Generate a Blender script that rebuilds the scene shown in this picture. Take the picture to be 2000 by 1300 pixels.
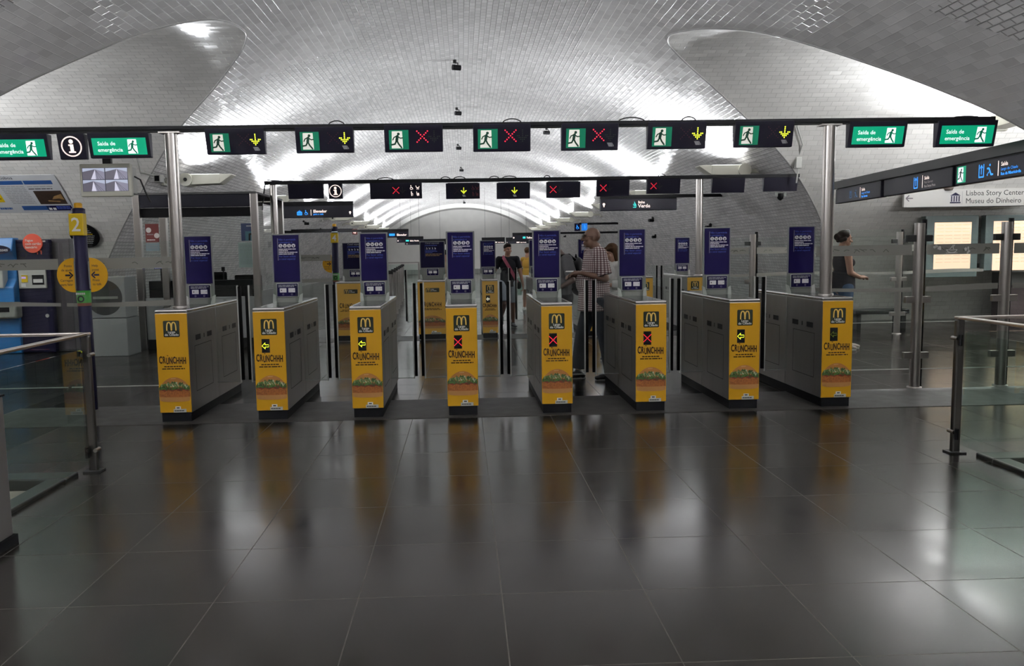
import bpy, bmesh, math, random
from mathutils import Vector, Matrix
random.seed(7)
S = bpy.context.scene
COL = S.collection
for o in list(bpy.data.objects):
    bpy.data.objects.remove(o, do_unlink=True)

# ------------------------------------------------------------------ camera, exposure, world
FPX, YAW, PITCH, ROLL, PPX, PPY = 1552.4, .0323, .0979, -.0168, 957.3, 644.66
EYE = Vector((0, 0, 1.53))
_fw = Vector((math.sin(YAW)*math.cos(PITCH), math.cos(YAW)*math.cos(PITCH), -math.sin(PITCH)))
_rt = Vector((math.cos(YAW), -math.sin(YAW), 0))
_up = _rt.cross(_fw)
RT = _rt*math.cos(ROLL) + _up*math.sin(ROLL)
UP = -_rt*math.sin(ROLL) + _up*math.cos(ROLL)
FW = _fw
cam = bpy.data.cameras.new('camera')
cam.sensor_width = 36; cam.lens = FPX/2000*36
cam.shift_x = (1000-PPX)/2000; cam.shift_y = (PPY-650)/2000
cam.clip_start = .05; cam.clip_end = 200
camo = bpy.data.objects.new('camera', cam); COL.objects.link(camo)
camo.matrix_world = Matrix(((RT.x, UP.x, -FW.x, EYE.x), (RT.y, UP.y, -FW.y, EYE.y), (RT.z, UP.z, -FW.z, EYE.z), (0, 0, 0, 1)))
S.camera = camo
S.view_settings.view_transform = 'Standard'
S.view_settings.look = 'None'
S.view_settings.gamma = 1
S.view_settings.use_curve_mapping = False
S.view_settings.exposure = 0.0
S.cycles.max_bounces = 12; S.cycles.diffuse_bounces = 9; S.cycles.glossy_bounces = 5
S.cycles.transparent_max_bounces = 24
S.cycles.caustics_reflective = False; S.cycles.caustics_refractive = False
S.cycles.sample_clamp_indirect = 8.0
W = bpy.data.worlds.new('world'); S.world = W; W.use_nodes = True
W.node_tree.nodes['Background'].inputs[0].default_value = (.5, .5, .52, 1)
W.node_tree.nodes['Background'].inputs[1].default_value = .02
P_FAR, P_NEAR, P_SIDE = 350.0, 600.0, 430.0      # watts of the vault uplights

def ray(px, py):
    return FW + RT*((px-PPX)/FPX) - UP*((py-PPY)/FPX)
def at(px, py, Y):                     # point seen at a pixel, on the plane y = Y
    d = ray(px, py); return EYE + d*(Y/d.y)
def flo(px, py, z=0.0):                # point seen at a pixel, on the plane z
    d = ray(px, py); return EYE + d*((z-EYE.z)/d.z)
def rect(x0, y0, x1, y1, Y):           # pixel box -> X0, X1, Z0, Z1 at depth Y
    a = at(x0, y1, Y); b = at(x1, y0, Y); c = at(x0, y0, Y); d = at(x1, y1, Y)
    return (a.x+c.x)/2, (b.x+d.x)/2, (a.z+d.z)/2, (b.z+c.z)/2

# ------------------------------------------------------------------ materials
MATS = {}
def mat(name, col=(.5, .5, .5), rough=.5, metal=0.0, emit=None, es=1.0, spec=.5, noise=0, nscale=20, coat=0, stretch=None, rnoise=0):
    if name in MATS: return MATS[name]
    m = bpy.data.materials.new(name); m.use_nodes = True
    nt = m.node_tree; b = nt.nodes['Principled BSDF']
    b.inputs['Base Color'].default_value = (*col, 1)
    b.inputs['Roughness'].default_value = rough
    b.inputs['Metallic'].default_value = metal
    b.inputs['Specular IOR Level'].default_value = spec if rough < .79 or spec != .5 else .12
    b.inputs['Coat Weight'].default_value = coat
    if emit:
        b.inputs['Emission Color'].default_value = (*emit, 1)
        b.inputs['Emission Strength'].default_value = es
    if noise or rnoise:
        tc = nt.nodes.new('ShaderNodeTexCoord'); mp = nt.nodes.new('ShaderNodeMapping')
        if stretch: mp.inputs['Scale'].default_value = stretch
        n = nt.nodes.new('ShaderNodeTexNoise'); n.inputs['Scale'].default_value = nscale; n.inputs['Detail'].default_value = 4
        nt.links.new(tc.outputs['Object'], mp.inputs[0]); nt.links.new(mp.outputs[0], n.inputs['Vector'])
        if noise:
            mx = nt.nodes.new('ShaderNodeMix'); mx.data_type = 'RGBA'
            mx.inputs[6].default_value = (*[c*(1-noise) for c in col], 1)
            mx.inputs[7].default_value = (*[min(1, c*(1+noise)) for c in col], 1)
            nt.links.new(n.outputs['Fac'], mx.inputs[0]); nt.links.new(mx.outputs[2], b.inputs['Base Color'])
        if rnoise:
            mr = nt.nodes.new('ShaderNodeMapRange'); mr.inputs[3].default_value = rough-rnoise; mr.inputs[4].default_value = rough+rnoise
            nt.links.new(n.outputs['Fac'], mr.inputs[0]); nt.links.new(mr.outputs[0], b.inputs['Roughness'])
    MATS[name] = m
    return m

def glass(name, tint=(.955, .975, .965), refl=1.0):
    if name in MATS: return MATS[name]
    m = bpy.data.materials.new(name); m.use_nodes = True
    nt = m.node_tree; nt.nodes.clear()
    out = nt.nodes.new('ShaderNodeOutputMaterial'); mx = nt.nodes.new('ShaderNodeMixShader')
    t = nt.nodes.new('ShaderNodeBsdfTransparent'); t.inputs[0].default_value = (*tint, 1)
    g = nt.nodes.new('ShaderNodeBsdfGlossy'); g.inputs['Roughness'].default_value = .01
    g.inputs[0].default_value = (refl, refl, refl, 1)
    f = nt.nodes.new('ShaderNodeFresnel'); f.inputs[0].default_value = 1.5
    ge = nt.nodes.new('ShaderNodeNewGeometry'); inv = nt.nodes.new('ShaderNodeMath'); inv.operation = 'SUBTRACT'; inv.inputs[0].default_value = 1
    nt.links.new(ge.outputs['Backfacing'], inv.inputs[1]); mu = nt.nodes.new('ShaderNodeMath'); mu.operation = 'MULTIPLY'
    nt.links.new(f.outputs[0], mu.inputs[0]); nt.links.new(inv.outputs[0], mu.inputs[1])
    nt.links.new(mu.outputs[0], mx.inputs[0]); nt.links.new(t.outputs[0], mx.inputs[1]); nt.links.new(g.outputs[0], mx.inputs[2])
    nt.links.new(mx.outputs[0], out.inputs[0])
    MATS[name] = m
    return m

def tile_mat(name, col, mortar, bw, rh, bump, rough, vary=.12, msize=.004, coord='UV', rot=0, rvar=.08, axis=(0, 1, 0), tilt=.06):
    m = bpy.data.materials.new(name); m.use_nodes = True
    nt = m.node_tree; b = nt.nodes['Principled BSDF']; L = nt.links.new
    tc = nt.nodes.new('ShaderNodeTexCoord'); mp = nt.nodes.new('ShaderNodeMapping'); mp.inputs['Rotation'].default_value = (0, 0, rot)
    L(tc.outputs[coord], mp.inputs[0])
    br = nt.nodes.new('ShaderNodeTexBrick'); L(mp.outputs[0], br.inputs['Vector'])
    br.inputs['Scale'].default_value = 1; br.inputs['Brick Width'].default_value = bw; br.inputs['Row Height'].default_value = rh
    br.inputs['Mortar Size'].default_value = msize; br.inputs['Mortar Smooth'].default_value = .6
    br.inputs['Color1'].default_value = (*[c*(1-vary) for c in col], 1); br.inputs['Color2'].default_value = (*[min(1, c*(1+vary)) for c in col], 1)
    br.inputs['Mortar'].default_value = (*mortar, 1)
    n = nt.nodes.new('ShaderNodeTexNoise'); n.inputs['Scale'].default_value = .7; n.inputs['Detail'].default_value = 5
    L(mp.outputs[0], n.inputs['Vector'])
    mx = nt.nodes.new('ShaderNodeMix'); mx.data_type = 'RGBA'; mx.blend_type = 'MULTIPLY'; mx.inputs[0].default_value = 1
    rp = nt.nodes.new('ShaderNodeMapRange'); rp.inputs[3].default_value = .78; rp.inputs[4].default_value = 1.15
    L(n.outputs['Fac'], rp.inputs[0]); L(br.outputs['Color'], mx.inputs[6]); L(rp.outputs[0], mx.inputs[7])
    L(mx.outputs[2], b.inputs['Base Color'])
    # every tile is set at its own tiny tilt
    b2 = nt.nodes.new('ShaderNodeTexBrick'); L(mp.outputs[0], b2.inputs['Vector'])
    for k in ('Scale', 'Brick Width', 'Row Height'): b2.inputs[k].default_value = br.inputs[k].default_value
    b2.inputs['Mortar Size'].default_value = 0; b2.inputs['Color1'].default_value = (0, 0, 0, 1); b2.inputs['Color2'].default_value = (1, 1, 1, 1)
    wn = nt.nodes.new('ShaderNodeTexWhiteNoise'); wn.noise_dimensions = '3D'; L(b2.outputs['Color'], wn.inputs['Vector'])
    sb = nt.nodes.new('ShaderNodeVectorMath'); sb.operation = 'SUBTRACT'; L(wn.outputs['Color'], sb.inputs[0]); sb.inputs[1].default_value = (.5, .5, .5)
    sx = nt.nodes.new('ShaderNodeVectorMath'); sx.operation = 'SCALE'; sx.inputs[3].default_value = tilt*2; L(sb.outputs[0], sx.inputs[0])
    ge = nt.nodes.new('ShaderNodeNewGeometry')
    ad = nt.nodes.new('ShaderNodeVectorMath'); ad.operation = 'ADD'; L(ge.outputs['Normal'], ad.inputs[0]); L(sx.outputs[0], ad.inputs[1])
    no = nt.nodes.new('ShaderNodeVectorMath'); no.operation = 'NORMALIZE'; L(ad.outputs[0], no.inputs[0])
    bp = nt.nodes.new('ShaderNodeBump'); bp.inputs['Strength'].default_value = bump; bp.inputs['Distance'].default_value = .012; bp.invert = True
    L(br.outputs['Fac'], bp.inputs['Height']); L(no.outputs[0], bp.inputs['Normal'])
    L(bp.outputs[0], b.inputs['Normal'])
    rr = nt.nodes.new('ShaderNodeMapRange'); rr.inputs[3].default_value = rough-rvar; rr.inputs[4].default_value = rough+rvar
    L(n.outputs['Fac'], rr.inputs[0]); L(rr.outputs[0], b.inputs['Roughness'])
    MATS[name] = m
    return m

def floor_mat():
    m = bpy.data.materials.new('polished_stone'); m.use_nodes = True
    nt = m.node_tree; b = nt.nodes['Principled BSDF']; L = nt.links.new
    tc = nt.nodes.new('ShaderNodeTexCoord'); mp = nt.nodes.new('ShaderNodeMapping')
    mp.inputs['Location'].default_value = (.4985, .415, 0)
    L(tc.outputs['Object'], mp.inputs[0])
    br = nt.nodes.new('ShaderNodeTexBrick'); L(mp.outputs[0], br.inputs['Vector'])
    br.inputs['Scale'].default_value = 1; br.inputs['Brick Width'].default_value = .6425; br.inputs['Row Height'].default_value = .6425
    br.offset = 0; br.inputs['Mortar Size'].default_value = .0026; br.inputs['Mortar Smooth'].default_value = .1
    br.inputs['Color1'].default_value = (.0125, .0105, .009, 1); br.inputs['Color2'].default_value = (.0185, .0158, .0135, 1)
    br.inputs['Mortar'].default_value = (.048, .043, .038, 1)
    n = nt.nodes.new('ShaderNodeTexNoise'); n.inputs['Scale'].default_value = 220; n.inputs['Detail'].default_value = 3
    L(tc.outputs['Object'], n.inputs['Vector'])
    rp = nt.nodes.new('ShaderNodeMapRange'); rp.inputs[1].default_value = .3; rp.inputs[2].default_value = .7; rp.inputs[3].default_value = .7; rp.inputs[4].default_value = 1.35
    L(n.outputs['Fac'], rp.inputs[0])
    mx = nt.nodes.new('ShaderNodeMix'); mx.data_type = 'RGBA'; mx.blend_type = 'MULTIPLY'; mx.inputs[0].default_value = 1
    L(br.outputs['Color'], mx.inputs[6]); L(rp.outputs[0], mx.inputs[7]); L(mx.outputs[2], b.inputs['Base Color'])
    n2 = nt.nodes.new('ShaderNodeTexNoise'); n2.inputs['Scale'].default_value = 1.6; n2.inputs['Detail'].default_value = 6
    L(tc.outputs['Object'], n2.inputs['Vector'])
    rr = nt.nodes.new('ShaderNodeMapRange'); rr.inputs[1].default_value = .3; rr.inputs[2].default_value = .7; rr.inputs[3].default_value = .15; rr.inputs[4].default_value = .25
    L(n2.outputs['Fac'], rr.inputs[0])
    mr = nt.nodes.new('ShaderNodeMix'); mr.data_type = 'FLOAT'; mr.inputs[3].default_value = .75; L(br.outputs['Fac'], mr.inputs[0]); L(rr.outputs[0], mr.inputs[2]); L(mr.outputs[0], b.inputs['Roughness'])
    b.inputs['Specular IOR Level'].default_value = .29
    MATS['polished_stone'] = m
    return m

M_STEEL = mat('brushed_steel', (.40, .385, .37), .36, 1, noise=.18, nscale=9, stretch=(1, 1, .15), rnoise=.06)
M_CAP = mat('polished_steel', (.62, .60, .58), .22, 1, noise=.1, nscale=6)
M_TOP = mat('dark_glass_top', (.30, .30, .31), .12, 1, rnoise=.05, nscale=5)
M_POLE = mat('pole_steel', (.46, .43, .41), .28, 1, noise=.08, nscale=5)
M_BLACK = mat('black_plastic', (.004, .004, .005), .5, spec=.12)
M_RUBBER = mat('black_rubber', (.002, .002, .002), .7, spec=.05)
M_GROOVE = mat('groove_dark', (.02, .02, .02), .8)
M_SLOT = mat('slot_grey', (.012, .012, .012), .5, spec=.25)
M_YEL = mat('yellow_print', (.60, .31, .012), .38, spec=.4)
M_YEL2 = mat('yellow_print_wide', (.66, .36, .04), .38)
M_DGREEN = mat('logo_green', (.014, .018, .012), .5, spec=.2)
M_GOLD = mat('logo_gold', (.86, .56, .12), .45)
M_WHITE = mat('white_print', (.82, .80, .78), .5)
M_BROWN = mat('brown_print', (.030, .012, .005), .5, spec=.2)
M_BLUE = mat('navy_print', (.006, .0035, .040), .5, spec=.08)
M_BLUE2 = mat('navy_print_dark', (.006, .005, .028), .5, spec=.1)
M_LBLUE = mat('light_blue_print', (.06, .10, .42), .5)
M_LBLUE2 = mat('blue_text', (.055, .10, .42), .5)
M_GREY = mat('grey_frame', (.21, .22, .20), .45, noise=.06)
M_LGREY = mat('light_grey', (.5, .5, .47), .5)
M_GANTRY = mat('gantry_black', (.005, .005, .006), .55, spec=.15)
M_SIGN = mat('sign_housing', (.006, .005, .014), .5, spec=.25)
M_SIGNF = mat('sign_face', (.004, .003, .011), .4, spec=.25)
M_GREENL = mat('green_lit', (.0, .22, .11), .4, emit=(.0, .33, .165), es=.85)
M_GREENL2 = mat('green_lit_soft', (.0, .12, .06), .4, emit=(.0, .17, .08), es=.5)
M_WHITEL = mat('white_lit', (.8, .8, .8), .4, emit=(.88, .95, 1), es=1.0)
M_WHITES = mat('white_lit_soft', (.7, .68, .62), .4, emit=(1, .97, .86), es=.45)
M_DKGREEN = mat('green_ink', (.0, .055, .03), .5)
M_RED_ON = mat('led_red', (.3, 0, 0), .4, emit=(1, .02, .05), es=2.2)
M_RED_OFF = mat('led_red_off', (.10, .012, .018), .4)
M_YEL_ON = mat('led_yellow', (.4, .4, 0), .4, emit=(.86, 1, .05), es=2.0)
M_YEL_OFF = mat('led_green_off', (.03, .06, .02), .4)
M_FAINT = mat('led_faint', (.1, .14, .02), .4, emit=(.5, .65, .05), es=.12)
M_PIC = mat('pic_grey', (.32, .32, .33), .5)
M_CYAN = mat('cyan_lit', (0, .1, .3), .4, emit=(.02, .30, 1), es=1.3)
M_CYAND = mat('cyan_dim', (0, .06, .16), .4, emit=(.02, .2, .55), es=.35)
M_WARML = mat('warm_white_lit', (.8, .7, .65), .4, emit=(1, .82, .74), es=1.0)
M_WARMD = mat('warm_white_dim', (.3, .28, .27), .4, emit=(1, .85, .8), es=.12)
M_TEAL = mat('teal_lit', (0, .2, .2), .4, emit=(.06, .75, .7), es=.9)
M_CABLE = mat('cable_black', (.01, .01, .01), .6)
M_CREAM = mat('cream_metal', (.56, .55, .47), .45)
M_GLASS = glass('clear_glass')
M_GLASSG = glass('green_glass', (.90, .95, .925))
M_FROST = mat('frosted_strip', (.25, .245, .22), .6)
M_FLOOR = floor_mat()
M_VAULT = tile_mat('bevelled_tiles', (.82, .80, .785), (.50, .485, .475), .15, .085, 1.0, .15, msize=.010, vary=.08, tilt=.065, rvar=.04)
M_FLAT = tile_mat('flat_tiles', (.78, .76, .745), (.86, .84, .82), .21, .105, .5, .16, msize=.005, vary=.08, tilt=.05, rvar=.04)
M_CROSS = tile_mat('flat_wall_tiles', (.78, .76, .725), (.60, .58, .55), .20, .095, .5, .18, msize=.005, vary=.05, tilt=.035, rvar=.04)
M_END = mat('pale_plaster', (.80, .79, .76), .5, noise=.1, nscale=1.5)

# ------------------------------------------------------------------ mesh builder
TXT = {}
def text_geo(s, bold=0.0, align='LEFT'):
    k = (s, bold, align)
    if k in TXT: return TXT[k]
    c = bpy.data.curves.new('t', 'FONT'); c.body = s; c.size = 1; c.align_x = align; c.resolution_u = 2; c.offset = bold; c.space_line = 1.0
    o = bpy.data.objects.new('t', c); COL.objects.link(o)
    dg = bpy.context.evaluated_depsgraph_get()
    me = bpy.data.meshes.new_from_object(o.evaluated_get(dg))
    TXT[k] = ([(v.co.x, v.co.y) for v in me.vertices], [tuple(p.vertices) for p in me.polygons])
    bpy.data.objects.remove(o, do_unlink=True); bpy.data.curves.remove(c); bpy.data.meshes.remove(me)
    return TXT[k]

class Fr:                              # a flat drawing frame: origin, u, v; layers lift along u x v
    def __init__(s, o, u=(1, 0, 0), v=(0, 0, 1)):
        s.o = Vector(o); s.u = Vector(u).normalized(); s.v = Vector(v).normalized(); s.n = s.u.cross(s.v).normalized()
    def p(s, a, b, h=0): return s.o + s.u*a + s.v*b + s.n*h

class MB:
    def __init__(s): s.v = []; s.f = []; s.mi = []; s.ms = []; s.sm = []
    def m(s, mt):
        if mt not in s.ms: s.ms.append(mt)
        return s.ms.index(mt)
    def add(s, vs, fs, mt, smooth=False):
        k = len(s.v); i = s.m(mt)
        s.v += [tuple(v) for v in vs]
        for f in fs: s.f.append(tuple(a+k for a in f)); s.mi.append(i); s.sm.append(smooth)
    def box(s, x0, x1, y0, y1, z0, z1, mt):
        vs = [(x, y, z) for z in (z0, z1) for y in (y0, y1) for x in (x0, x1)]
        s.add(vs, [(0, 2, 3, 1), (4, 5, 7, 6), (0, 1, 5, 4), (2, 6, 7, 3), (0, 4, 6, 2), (1, 3, 7, 5)], mt); return s
    def hexa(s, q0, q1, mt):           # two quads, bottom and top
        s.add(list(q0)+list(q1), [(3, 2, 1, 0), (4, 5, 6, 7), (0, 1, 5, 4), (1, 2, 6, 5), (2, 3, 7, 6), (3, 0, 4, 7)], mt); return s
    def fbox(s, fr, a0, a1, b0, b1, h0, h1, mt):
        q = lambda h: [fr.p(a0, b0, h), fr.p(a1, b0, h), fr.p(a1, b1, h), fr.p(a0, b1, h)]
        return s.hexa(q(h0), q(h1), mt)
    def prism(s, pts, ext, mt):        # closed polygon of 3D points extruded by vector ext
        n = len(pts); e = Vector(ext); p = [Vector(q) for q in pts]
        s.add(p+[q+e for q in p], [tuple(range(n))[::-1], tuple(range(n, 2*n))]+[(i, (i+1) % n, n+(i+1) % n, n+i) for i in range(n)], mt); return s
    def tube(s, pts, r, mt, n=10, cap=True):
        p = [Vector(q) for q in pts]; rr = r if isinstance(r, (list, tuple)) else [r]*len(p); vs = []; fs = []
        pu = None
        for i, q in enumerate(p):
            t = (p[min(i+1, len(p)-1)]-p[max(i-1, 0)]).normalized()
            if pu is None: pu = t.cross(Vector((0, 0, 1)) if abs(t.z) < .9 else Vector((1, 0, 0))).normalized()
            u = (pu-t*pu.dot(t)).normalized(); pu = u; w = t.cross(u)
            vs += [q+(u*math.cos(a)+w*math.sin(a))*rr[i] for a in [2*math.pi*k/n for k in range(n)]]
        for i in range(len(p)-1):
            for k in range(n): fs.append((i*n+k, i*n+(k+1) % n, (i+1)*n+(k+1) % n, (i+1)*n+k))
        s.add(vs, fs, mt, True)
        if cap: s.add(vs[:n], [tuple(range(n))[::-1]], mt); s.add(vs[-n:], [tuple(range(n))], mt)
        return s
    def lathe(s, prof, mt, c=(0, 0, 0), n=20):
        vs = [(c[0]+r*math.cos(2*math.pi*k/n), c[1]+r*math.sin(2*math.pi*k/n), c[2]+z) for r, z in prof for k in range(n)]
        fs = [(i*n+k, i*n+(k+1) % n, (i+1)*n+(k+1) % n, (i+1)*n+k) for i in range(len(prof)-1) for k in range(n)]
        s.add(vs, fs, mt, True); return s
    def poly(s, fr, pts, mt, h=.0006):
        s.add([fr.p(a, b, h) for a, b in pts], [tuple(range(len(pts)))], mt); return s
    def rc(s, fr, a0, a1, b0, b1, mt, h=.0006, r=0):
        if r <= 0: return s.poly(fr, [(a0, b0), (a1, b0), (a1, b1), (a0, b1)], mt, h)
        pts = []
        for cx, cy, t in ((a1-r, b0+r, -90), (a1-r, b1-r, 0), (a0+r, b1-r, 90), (a0+r, b0+r, 180)):
            for k in range(5):
                g = math.radians(t+k*22.5); pts.append((cx+r*math.cos(g), cy+r*math.sin(g)))
        return s.poly(fr, pts, mt, h)
    def disc(s, fr, a, b, r, mt, h=.0006, n=16, ry=None):
        ry = ry or r
        return s.poly(fr, [(a+r*math.cos(2*math.pi*k/n), b+ry*math.sin(2*math.pi*k/n)) for k in range(n)], mt, h)
    def ring(s, fr, a, b, r0, r1, mt, h=.0006, n=28):
        vs = []
        for k in range(n):
            t = 2*math.pi*k/n
            vs += [fr.p(a+r0*math.cos(t), b+r0*math.sin(t), h), fr.p(a+r1*math.cos(t), b+r1*math.sin(t), h)]
        s.add(vs, [(2*k, 2*k+1, (2*k+3) % (2*n), (2*k+2) % (2*n)) for k in range(n)], mt); return s
    def stroke(s, fr, pts, w, mt, h=.0006, dots=True):
        hs = h
        for (a0, b0), (a1, b1) in zip(pts, pts[1:]):
            h += 1.2e-5
            d = math.hypot(a1-a0, b1-b0) or 1e-6; nx, ny = -(b1-b0)/d*w/2, (a1-a0)/d*w/2
            s.poly(fr, [(a0+nx, b0+ny), (a0-nx, b0-ny), (a1-nx, b1-ny), (a1+nx, b1+ny)], mt, h)
        if dots:
            for a, b in pts: h += 1.2e-5; s.disc(fr, a, b, w/2, mt, h, 8)
        return s
    def text(s, fr, t, a, b, size, mt, h=.0006, bold=0.0, align='LEFT', sx=1.0):
        vs, fs = text_geo(t, bold, align)
        s.add([fr.p(a+x*size*sx, b+y*size, h) for x, y in vs], fs, mt); return s
    def words(s, fr, a, b, w, hgt, mt, seed=1, h=.0006):      # one line too small to read: a row of word-long dashes
        r = random.Random(seed); x = a
        while x < a+w-.004:
            l = min(r.uniform(.35, 1.0)*w*.28, a+w-x); s.rc(fr, x, x+l, b, b+hgt, mt, h); x += l+w*.025
        return s
    def build(s, name, parent=None, bevel=0, uv=None, seg=2, loc=None):
        me = bpy.data.meshes.new(name); me.from_pydata(s.v, [], s.f)
        for mt in s.ms: me.materials.append(mt)
        me.polygons.foreach_set('material_index', s.mi); me.polygons.foreach_set('use_smooth', s.sm); me.update()
        o = bpy.data.objects.new(name, me); COL.objects.link(o)
        if parent: o.parent = parent
        if loc: o.location = loc
        if bevel:
            b = o.modifiers.new('b', 'BEVEL'); b.width = bevel; b.segments = seg; b.limit_method = 'ANGLE'; b.angle_limit = .6
        return o

def tag(o, label=None, cat=None, group=None, kind=None):
    if label: o['label'] = label
    if cat: o['category'] = cat
    if group: o['group'] = group
    if kind: o['kind'] = kind
    return o
def thing(name, label, cat, loc=(0, 0, 0), rz=0, group=None):
    o = bpy.data.objects.new(name, None); COL.objects.link(o); o.empty_display_size = .1
    o.location = loc; o.rotation_euler = (0, 0, rz)
    return tag(o, label, cat, group)
def dup(o, loc=None, label=None, rz=None, parent=None):
    c = o.copy(); COL.objects.link(c)
    if parent: c.parent = parent
    if loc is not None: c.location = loc
    if rz is not None: c.rotation_euler = (0, 0, rz)
    if label: c['label'] = label
    for ch in o.children: dup(ch, parent=c)
    return c
def struct(o): o['kind'] = 'structure'; return o
# ------------------------------------------------------------------ the vaulted hall
KS = 1.4; K2 = KS/1.3
VR, VZ = 6.4*KS, EYE.z-3.83*KS                       # main barrel: radius and centre height
def vx(z): return math.sqrt(max(0, VR*VR-(z-VZ)**2))
PL = [(5.80, .35), (5.85, .7), (6.0, 1.4), (6.2, 1.9), (6.5, 2.4), (6.794, 2.878), (7.05, 3.22), (7.25, 3.50), (7.5, 3.66), (7.76, 3.72), (8.1, 3.74), (8.38, 3.726), (8.84, 3.64), (9.45, 3.44), (9.945, 3.16), (10.68, 2.683), (11.15, 2.29), (11.59, 1.744), (11.9, 1.2), (12.08, .7), (12.15, .35)]
PR = [(5.05, .35), (5.2, .8), (5.6, 1.7), (6.118, 2.434), (6.421, 2.727), (6.825, 3.065), (7.328, 3.45), (7.744, 3.615), (8.1, 3.69), (8.42, 3.72), (8.75, 3.67), (9.2, 3.48), (9.687, 3.10), (10.06, 2.60), (10.5, 2.081), (10.85, 1.70), (11.2, 1.2), (11.42, .7), (11.55, .35)]
def scaled(p): return [(y*KS, EYE.z+(z-EYE.z)*KS) for y, z in p]
def smooth(p, n=6):
    out = []
    for i in range(len(p)-1):
        a, b, c, d = p[max(i-1, 0)], p[i], p[i+1], p[min(i+2, len(p)-1)]
        for k in range(n):
            t = k/n
            out.append(tuple(.5*(2*b[j]+(c[j]-a[j])*t+(2*a[j]-5*b[j]+4*c[j]-d[j])*t*t+(3*b[j]-a[j]-3*c[j]+d[j])*t**3) for j in (0, 1)))
    return out+[p[-1]]
PROF = {-1: smooth(scaled(PL)), 1: smooth(scaled(PR))}
TOPI = {s: max(range(len(PROF[s])), key=lambda i: PROF[s][i][1]) for s in PROF}
def opening(s, z):                                  # y of the near and far edge of the side opening at height z
    P = PROF[s]; t = TOPI[s]
    if z >= P[t][1]: return P[t][0], P[t][0]
    near = far = P[t][0]
    for i in range(t):
        if P[i][1] <= z <= P[i+1][1]: near = P[i][0]+(P[i+1][0]-P[i][0])*(z-P[i][1])/max(1e-9, P[i+1][1]-P[i][1])
    for i in range(t, len(P)-1):
        if P[i+1][1] <= z <= P[i][1]: far = P[i][0]+(P[i+1][0]-P[i][0])*(P[i][1]-z)/max(1e-9, P[i][1]-P[i+1][1])
    if z < P[0][1]: near = P[0][0]
    if z < P[-1][1]: far = P[-1][0]
    return near, far
Y0, Y1, YZ = -8.0, 61.4, 13.7
def vault():
    tmax = math.acos(-VZ/VR)
    ths = [tmax*k/56 for k in range(57)]
    for s in (-1, 1):
        tt = math.acos((PROF[s][TOPI[s]][1]-VZ)/VR)
        ths += [tt, tt+.002, tt+.005, tt+.01, tt+.018]
    ths = sorted(set(ths))
    mb = MB(); uvs = {}
    tl = [-t for t in ths[::-1] if t > 0]+ths
    def seg(n, a, b): return [a+(b-a)*k/n for k in range(n+1)]
    for s_i in range(len(tl)-1):
        cols = []
        for t in (tl[s_i], tl[s_i+1]):
            side = -1 if (tl[s_i]+tl[s_i+1]) < 0 else 1
            z = VZ+VR*math.cos(t); x = VR*math.sin(t)
            ne, fa = opening(side, z)
            fz = max(YZ, fa+.01)
            cols.append((t, x, z, seg(10, Y0, ne), seg(6, fa, fz), seg(24, fz, Y1)))
        for blk in (3, 4, 5):
            A, B = cols[0], cols[1]
            for k in range(len(A[blk])-1):
                q = [(A[1], A[blk][k], A[2]), (B[1], B[blk][k], B[2]), (B[1], B[blk][k+1], B[2]), (A[1], A[blk][k+1], A[2])]
                xm = (A[1]+B[1])/2
                bev = blk == 5 or (-1.56 < xm < 1.94) or (blk == 3 and (xm < -3.9 and A[blk][k+1] < 9.2 or xm > 4.6 and A[blk][k+1] < 8.0))
                i = len(mb.v)
                mb.add(q, [(0, 1, 2, 3)], M_VAULT if bev else M_FLAT, True)
                for j, (p, t) in enumerate(zip(q, (A[0], B[0], B[0], A[0]))): uvs[i+j] = (p[1], t*VR)
    o = mb.build('ceiling')
    bm = bmesh.new(); bm.from_mesh(o.data)
    ul = bm.loops.layers.uv.new('UVMap')
    for f in bm.faces:
        for l in f.loops: l[ul].uv = uvs[l.vert.index]
    bmesh.ops.remove_doubles(bm, verts=bm.verts, dist=1e-5)
    bm.to_mesh(o.data); bm.free()
    struct(o)
vault()
XO = 17.0
def side_barrel(s, name):
    P = PROF[s]; mb = MB(); uvs = {}; arc = 0
    for i in range(len(P)-1):
        (ya, za), (yb, zb) = P[i], P[i+1]
        l = math.hypot(yb-ya, zb-za)
        n = 10
        for k in range(n):
            q = []
            for (y, z), kk, av in (((ya, za), k, arc), ((yb, zb), k, arc+l), ((yb, zb), k+1, arc+l), ((ya, za), k+1, arc)):
                x0 = vx(z); x = x0+(XO-x0)*kk/n
                q.append((s*x, y, z, av))
            j = len(mb.v)
            mb.add([p[:3] for p in q], [(0, 1, 2, 3)], M_CROSS, True)
            for m_, p in enumerate(q): uvs[j+m_] = (p[0], p[3])
        arc += l
    o = mb.build(name)
    bm = bmesh.new(); bm.from_mesh(o.data); ul = bm.loops.layers.uv.new('UVMap')
    for f in bm.faces:
        for l in f.loops: l[ul].uv = uvs[l.vert.index]
    bmesh.ops.remove_doubles(bm, verts=bm.verts, dist=1e-5)
    bm.to_mesh(o.data); bm.free(); struct(o)
side_barrel(-1, 'wall_left'); side_barrel(1, 'wall_right')
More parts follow.
